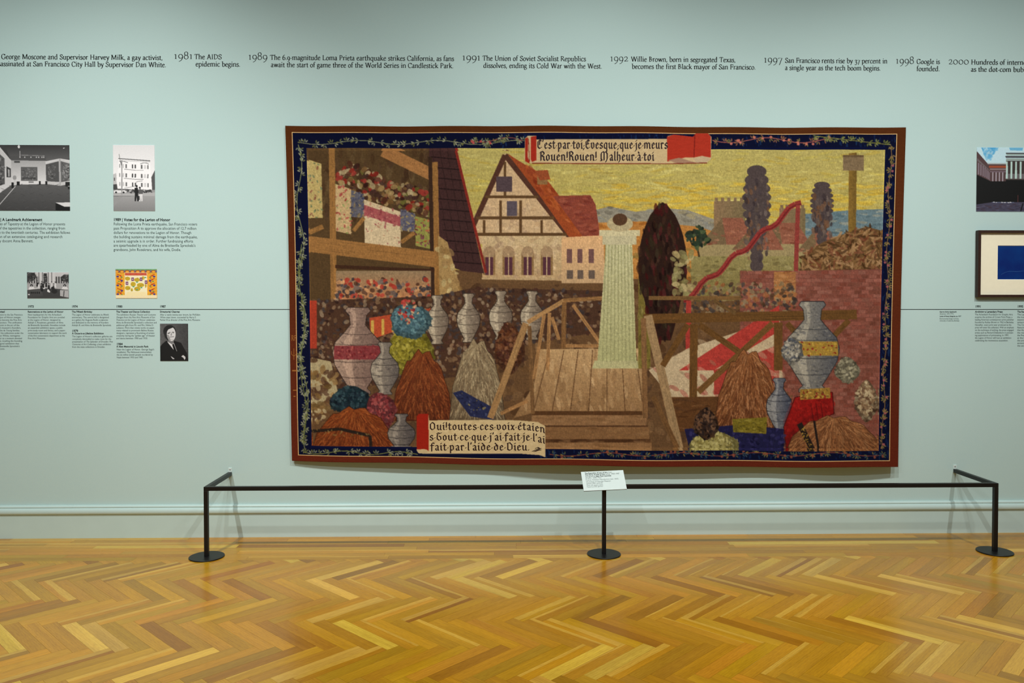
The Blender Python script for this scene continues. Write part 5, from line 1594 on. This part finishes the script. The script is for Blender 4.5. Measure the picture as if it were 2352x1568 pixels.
# colour guards: outside the painted frame of its own band a band falls back to its ground colour
def shrink(P, d):
    q = np.asarray(P, float); m = q.mean(0)
    return [(x_ + (d if x_ < m[0] - 400 else -d if x_ > m[0] + 400 else 0), y_ + (d if y_ < m[1] else -d)) for x_, y_ in q]
okP, okB = inpoly(shrink(PIC, 4.5), GX, GY), inpoly(shrink(BLU, 1.6), GX, GY)
okP0 = inpoly(shrink(PIC, -1.5), GX, GY)
def band_colour(r, c):
    c = c.copy()
    if r == 0:
        gy = np.clip((GY - 270) / 820, 0, 1)[..., None]
        c[:] = lin((np.array((84, 44, 16)) * (1 - gy) + np.array((98, 36, 20)) * gy))
        c *= 1 + 0.05 * np.random.RandomState(5).normal(0, 1, c.shape[:2])[..., None]
    elif r == 1:
        c[:] = lin((206, 166, 112))
    elif r == 2:
        c[okP0 | ~okB] = lin(NAVY)
    elif r == 3:
        bad = ~okP
        shx = np.clip(GX, 718, 2017) ; shy = np.clip(GY, 345, 1026)
        k = np.where(GX < 730, (730 - GX), 0) * 0
        c2 = lin(np.clip(cv.sample(np.where(bad, np.where(GX < 726, GX + 10, np.where(GX > 2008, GX - 10, GX)), GX), np.where(bad, np.where(GY < 360, GY + 9, np.where(GY > 1018, GY - 10, GY)), GY)), 0, 255))
        c[bad] = c2[bad]
    return c
names = ['outer_border', 'cord_edging', 'vine_border', 'woven_picture', 'upper_scroll', 'lower_scroll']
plabs = ['plain brown outer border', 'thin cream edging line', 'dark blue border with a thorny vine', None, 'cream scroll with red rolled ends and blackletter writing', 'cream scroll with dark rounded writing']
parts = {}
for r, nm in enumerate(names):
    q = Q[Rg == r]
    used, inv = np.unique(q, return_inverse=True)
    colr = band_colour(r, linc).reshape(-1, 3)[used]
    V = GV.reshape(-1, 3)[used] - tl0
    fq = inv.reshape(-1, 4)
    if r == 0:      # turned-back edge of the cloth
        ring = np.concatenate([idx[0, :], idx[1:, -1], idx[-1, -2::-1], idx[-2:0:-1, 0]])
        pos = np.searchsorted(used, ring)
        bk = V[pos].copy(); bk[:, 1] += 0.012
        n0, m = len(V), len(ring)
        fq = np.concatenate([fq, np.stack([pos, pos[(np.arange(m) + 1) % m], n0 + (np.arange(m) + 1) % m, n0 + np.arange(m)], -1)])
        V = np.concatenate([V, bk]); colr = np.concatenate([colr, colr[pos]])
    o = link(nm, np_mesh(nm, V, fq, True, {'Col': ('FLOAT_COLOR', np.concatenate([colr, np.ones((len(colr), 1))], 1))}), M_TAP, tap)
    if plabs[r]:
        o['label'] = plabs[r]
    parts[nm] = o
# lining behind the cloth
ls, lt = np.meshgrid(np.linspace(0.006, 0.994, 90), np.linspace(0.01, 0.99, 50))
lx_, ly_ = tap_px(ls, lt)
lv = px(lx_, ly_, -(tap_depth(lx_, ly_) - 0.011))
li = np.arange(90 * 50).reshape(50, 90)
lq = np.stack([li[:-1, :-1], li[:-1, 1:], li[1:, 1:], li[1:, :-1]], -1).reshape(-1, 4)
link('lining', np_mesh('lining', lv.reshape(-1, 3) - tl0, lq, True), M_LINING, tap)


def cloth_line(parent, font, text, x0, x1, y0, cap, mat, bend=None, capu=0.66, name='lettering'):
    V, Fc, w = font.layout(text, cap / capu)
    k = (x1 - x0) / max(p[0] for p in V)
    X = np.array([x0 + p[0] * k for p in V]); Yp = np.array([y0 - p[1] for p in V])
    if bend:
        Yp = Yp + bend(X)
    Pw = px(X, Yp, -(tap_depth(X, Yp) + 0.0016)) - tl0
    o = link(name, poly_mesh(name, Pw, Fc), mat, parent)
    return o


cloth_line(parts['upper_scroll'], BLACK_F, "C'est·par·toi;Evesque;que·je·meurs", 1233, 1534, 341.2, 20, M_THREAD)
cloth_line(parts['upper_scroll'], BLACK_F, "Rouen!Rouen!", 1239, 1371, 368.6, 20, M_THREAD)
cloth_line(parts['upper_scroll'], BLACK_F, "Malheur·à·toi", 1378, 1503, 368.6, 20, M_THREAD)
bd = lambda X: np.clip(X - 1205, 0, 60) ** 1.6 * 0.016
cloth_line(parts['lower_scroll'], UNCIAL_F, "Oui!toutes·ces·voix·étaien", 985.5, 1252, 987, 17.5, M_THREAD, bd)
cloth_line(parts['lower_scroll'], UNCIAL_F, "s·Tout·ce·que·j'ai·fait·je·l'ai", 985.5, 1252, 1011, 17.5, M_THREAD, bd)
cloth_line(parts['lower_scroll'], UNCIAL_F, "fait·par·l'aide·de·Dieu.", 987.5, 1216, 1034, 17.5, M_THREAD)
cloth_line(parts['lower_scroll'], UNCIAL_F, "~", 1222, 1244, 1037, 15, M_THREAD, name='flourish')
cloth_line(parts['outer_border'], ROMAN_F, "RF", 669, 680.5, 782, 12, M_GOLD, name='woven_mark')
for q, w_ in (([(675, 800), (675, 826)], 1.2), ([(669.5, 806), (669.5, 813), (675, 818), (680.5, 813), (680.5, 806)], 1.2), ([(671, 851), (681.5, 851)], 3.5), ([(673, 896), (681, 896)], 2.5), ([(674, 910), (679, 910)], 2.5)):
    V, Fc = [], []
    for (xa, ya), (xb, yb) in zip(q, q[1:]):
        d_ = math.hypot(xb - xa, yb - ya); ox_, oy_ = -(yb - ya) / d_ * w_ / 2, (xb - xa) / d_ * w_ / 2
        n = len(V)
        V += [(xa + ox_, ya + oy_), (xb + ox_, yb + oy_), (xb - ox_, yb - oy_), (xa - ox_, ya - oy_)]
        Fc.append((n, n + 1, n + 2, n + 3))
    X = np.array([p[0] for p in V]); Yp = np.array([p[1] for p in V])
    link('woven_mark', poly_mesh('woven_mark', px(X, Yp, -(tap_depth(X, Yp) + 0.0016)) - tl0, Fc), M_GOLD, parts['outer_border'])

# ------------------------------------------------------------------ low barrier rail in front of the tapestry
TB_ = 0.026
pl, pm, pr = px_floor(473.2, 1280.5), px_floor(1386.5, 1271.8), px_floor(2284.5, 1267.2)
rail_y = float((pl[1] + pm[1] + pr[1]) / 3)
pl, pm, pr = [np.array([p[0], rail_y, 0]) for p in (pl, pm, pr)]
RZ = 0.4455
bar = thing('barrier_rail', 'low black metal barrier rail with three round-based posts before the tapestry', 'barrier', (float(pm[0]), rail_y, 0))


def bpart(name, me, mat=M_BLACK, parent=bar, label=None):
    o = link(name, me, mat)
    settle(o, bar)
    if parent is not bar:
        o.parent = parent
    if label:
        o['label'] = label
    return o


bpart('front_rail', bar_mesh('front_rail', (pl[0] - TB_ / 2, rail_y, RZ), (pr[0] + TB_ / 2, rail_y, RZ), TB_, TB_))
for p in (pl, pr):
    bpart('side_rail', bar_mesh('side_rail', (p[0], rail_y + TB_ / 2, RZ), (p[0], -0.004, RZ), TB_, TB_))
disc = [(0.100, 0.0), (0.108, 0.0), (0.110, 0.002), (0.110, 0.006), (0.108, 0.008), (0.02, 0.008)]
for p in (pl, pm, pr):
    bpart('post', bar_mesh('post', (p[0], rail_y, 0.008), (p[0], rail_y, RZ - TB_ / 2), TB_, TB_))
    me = lathe_mesh('base_plate', disc)
    me.transform(Matrix.Translation((p[0], rail_y, 0)))
    bpart('base_plate', me)
for p in (pl, pr):
    b = bpart('wall_bracket', box_mesh('wall_bracket', p[0] - 0.012, p[0] + 0.012, -0.004, 0.0, RZ - 0.012, RZ + 0.042, 0.001), M_BRACK, bar, 'small pale wall bracket')
    me = lathe_mesh('screw', [(0.0055, 0.0), (0.0055, 0.001), (0.003, 0.0026), (0.001, 0.003)], 16)
    me.transform(Matrix.Translation((p[0], -0.004, RZ + 0.030)) @ Matrix.Rotation(math.pi / 2, 4, 'X'))
    bpart('screw', me, M_STEEL, b)

# label panel tilted on top of the middle post
def pxp(x, y, depth):
    return px(x, y, depth)
yb_, yt_ = rail_y - 0.052, rail_y + 0.058
LBL, LBR = pxp(1340.6, 1125.2, yb_), pxp(1440.2, 1124.6, yb_)
LTL, LTR = pxp(1333.8, 1081.8, yt_), pxp(1431.8, 1080.8, yt_)
org = (LBL + LBR) / 2
ux = (LBR - LBL); wid = float(np.linalg.norm(ux)); ux = ux / wid
uy = ((LTL + LTR) / 2 - org); hei = float(np.linalg.norm(uy)); uy = uy / hei
ux = ux - uy * float(ux @ uy); ux /= np.linalg.norm(ux)
un = np.cross(ux, uy)
lab_o = thing('exhibit_label', 'white text label on a tilted panel at the middle barrier post', 'label', tuple(float(v) for v in org))
def slab(name, w, h, z0, z1, mat):
    V = [(sx * w / 2, sy * h, z) for z in (z0, z1) for sx, sy in ((-1, 0), (1, 0), (1, 1), (-1, 1))]
    Pw = [ux * a + uy * b + un * c_ for a, b, c_ in V]
    return link(name, poly_mesh(name, Pw, [(3, 2, 1, 0), (4, 5, 6, 7)] + [(i, (i + 1) % 4, 4 + (i + 1) % 4, 4 + i) for i in range(4)]), mat, lab_o)
slab('backing_plate', wid, hei, -0.006, -0.0015, M_BLACK)
card = slab('card', wid, hei, -0.0015, 0.0, M_WHITE)
lx = lambda v: (v - 1340.6) / (1440.2 - 1340.6)
LT = [(('The Execution of Joan of Arc,', 1), (' from', 0)), (('The Story of Joan of Arc', 1), (' series, 1905–1907', 0)), (('Designed by ', 0), ('Jean Paul Laurens', 1)), (('(French, 1838–1921)', 0),),
      (('France, Gobelins Manufactory (est. 1662)', 0),), (('Workshop of Georges Mazeran', 0),), (('(active 20th century)', 0),), (('Wool, silk; tapestry weave', 0),), (('Museum purchase, gift fund', 0),)]
WD = [0.64, 0.81, 0.61, 0.38, 0.77, 0.575, 0.385, 0.38, 0.37]
YT = [0.100, 0.185, 0.275, 0.36, 0.455, 0.555, 0.64, 0.735, 0.81]
for li_, (segs, wd, yt) in enumerate(zip(LT, WD, YT)):
    V, Fc, x = [], [], 0.0
    for s_, bold in segs:
        v, f, w = (BOLD if bold else SANS).layout(s_, 1.0)
        n = len(V)
        V += [(x + p[0], p[1]) for p in v]; Fc += [tuple(i + n for i in q) for q in f]; x += w
    k = wd * wid / x
    h_ = 0.062 * hei / 0.66 if li_ < 8 else 0.05 * hei / 0.66
    Pw = [ux * (-wid / 2 + 0.085 * wid + p[0] * k) + uy * (hei * (1 - yt) - 0.02 * hei + p[1] * h_) + un * 0.0006 for p in V]
    o = link('text_line', poly_mesh('text_line', Pw, Fc), M_TEXT if segs[0][1] or li_ == 2 else M_GREY, card)
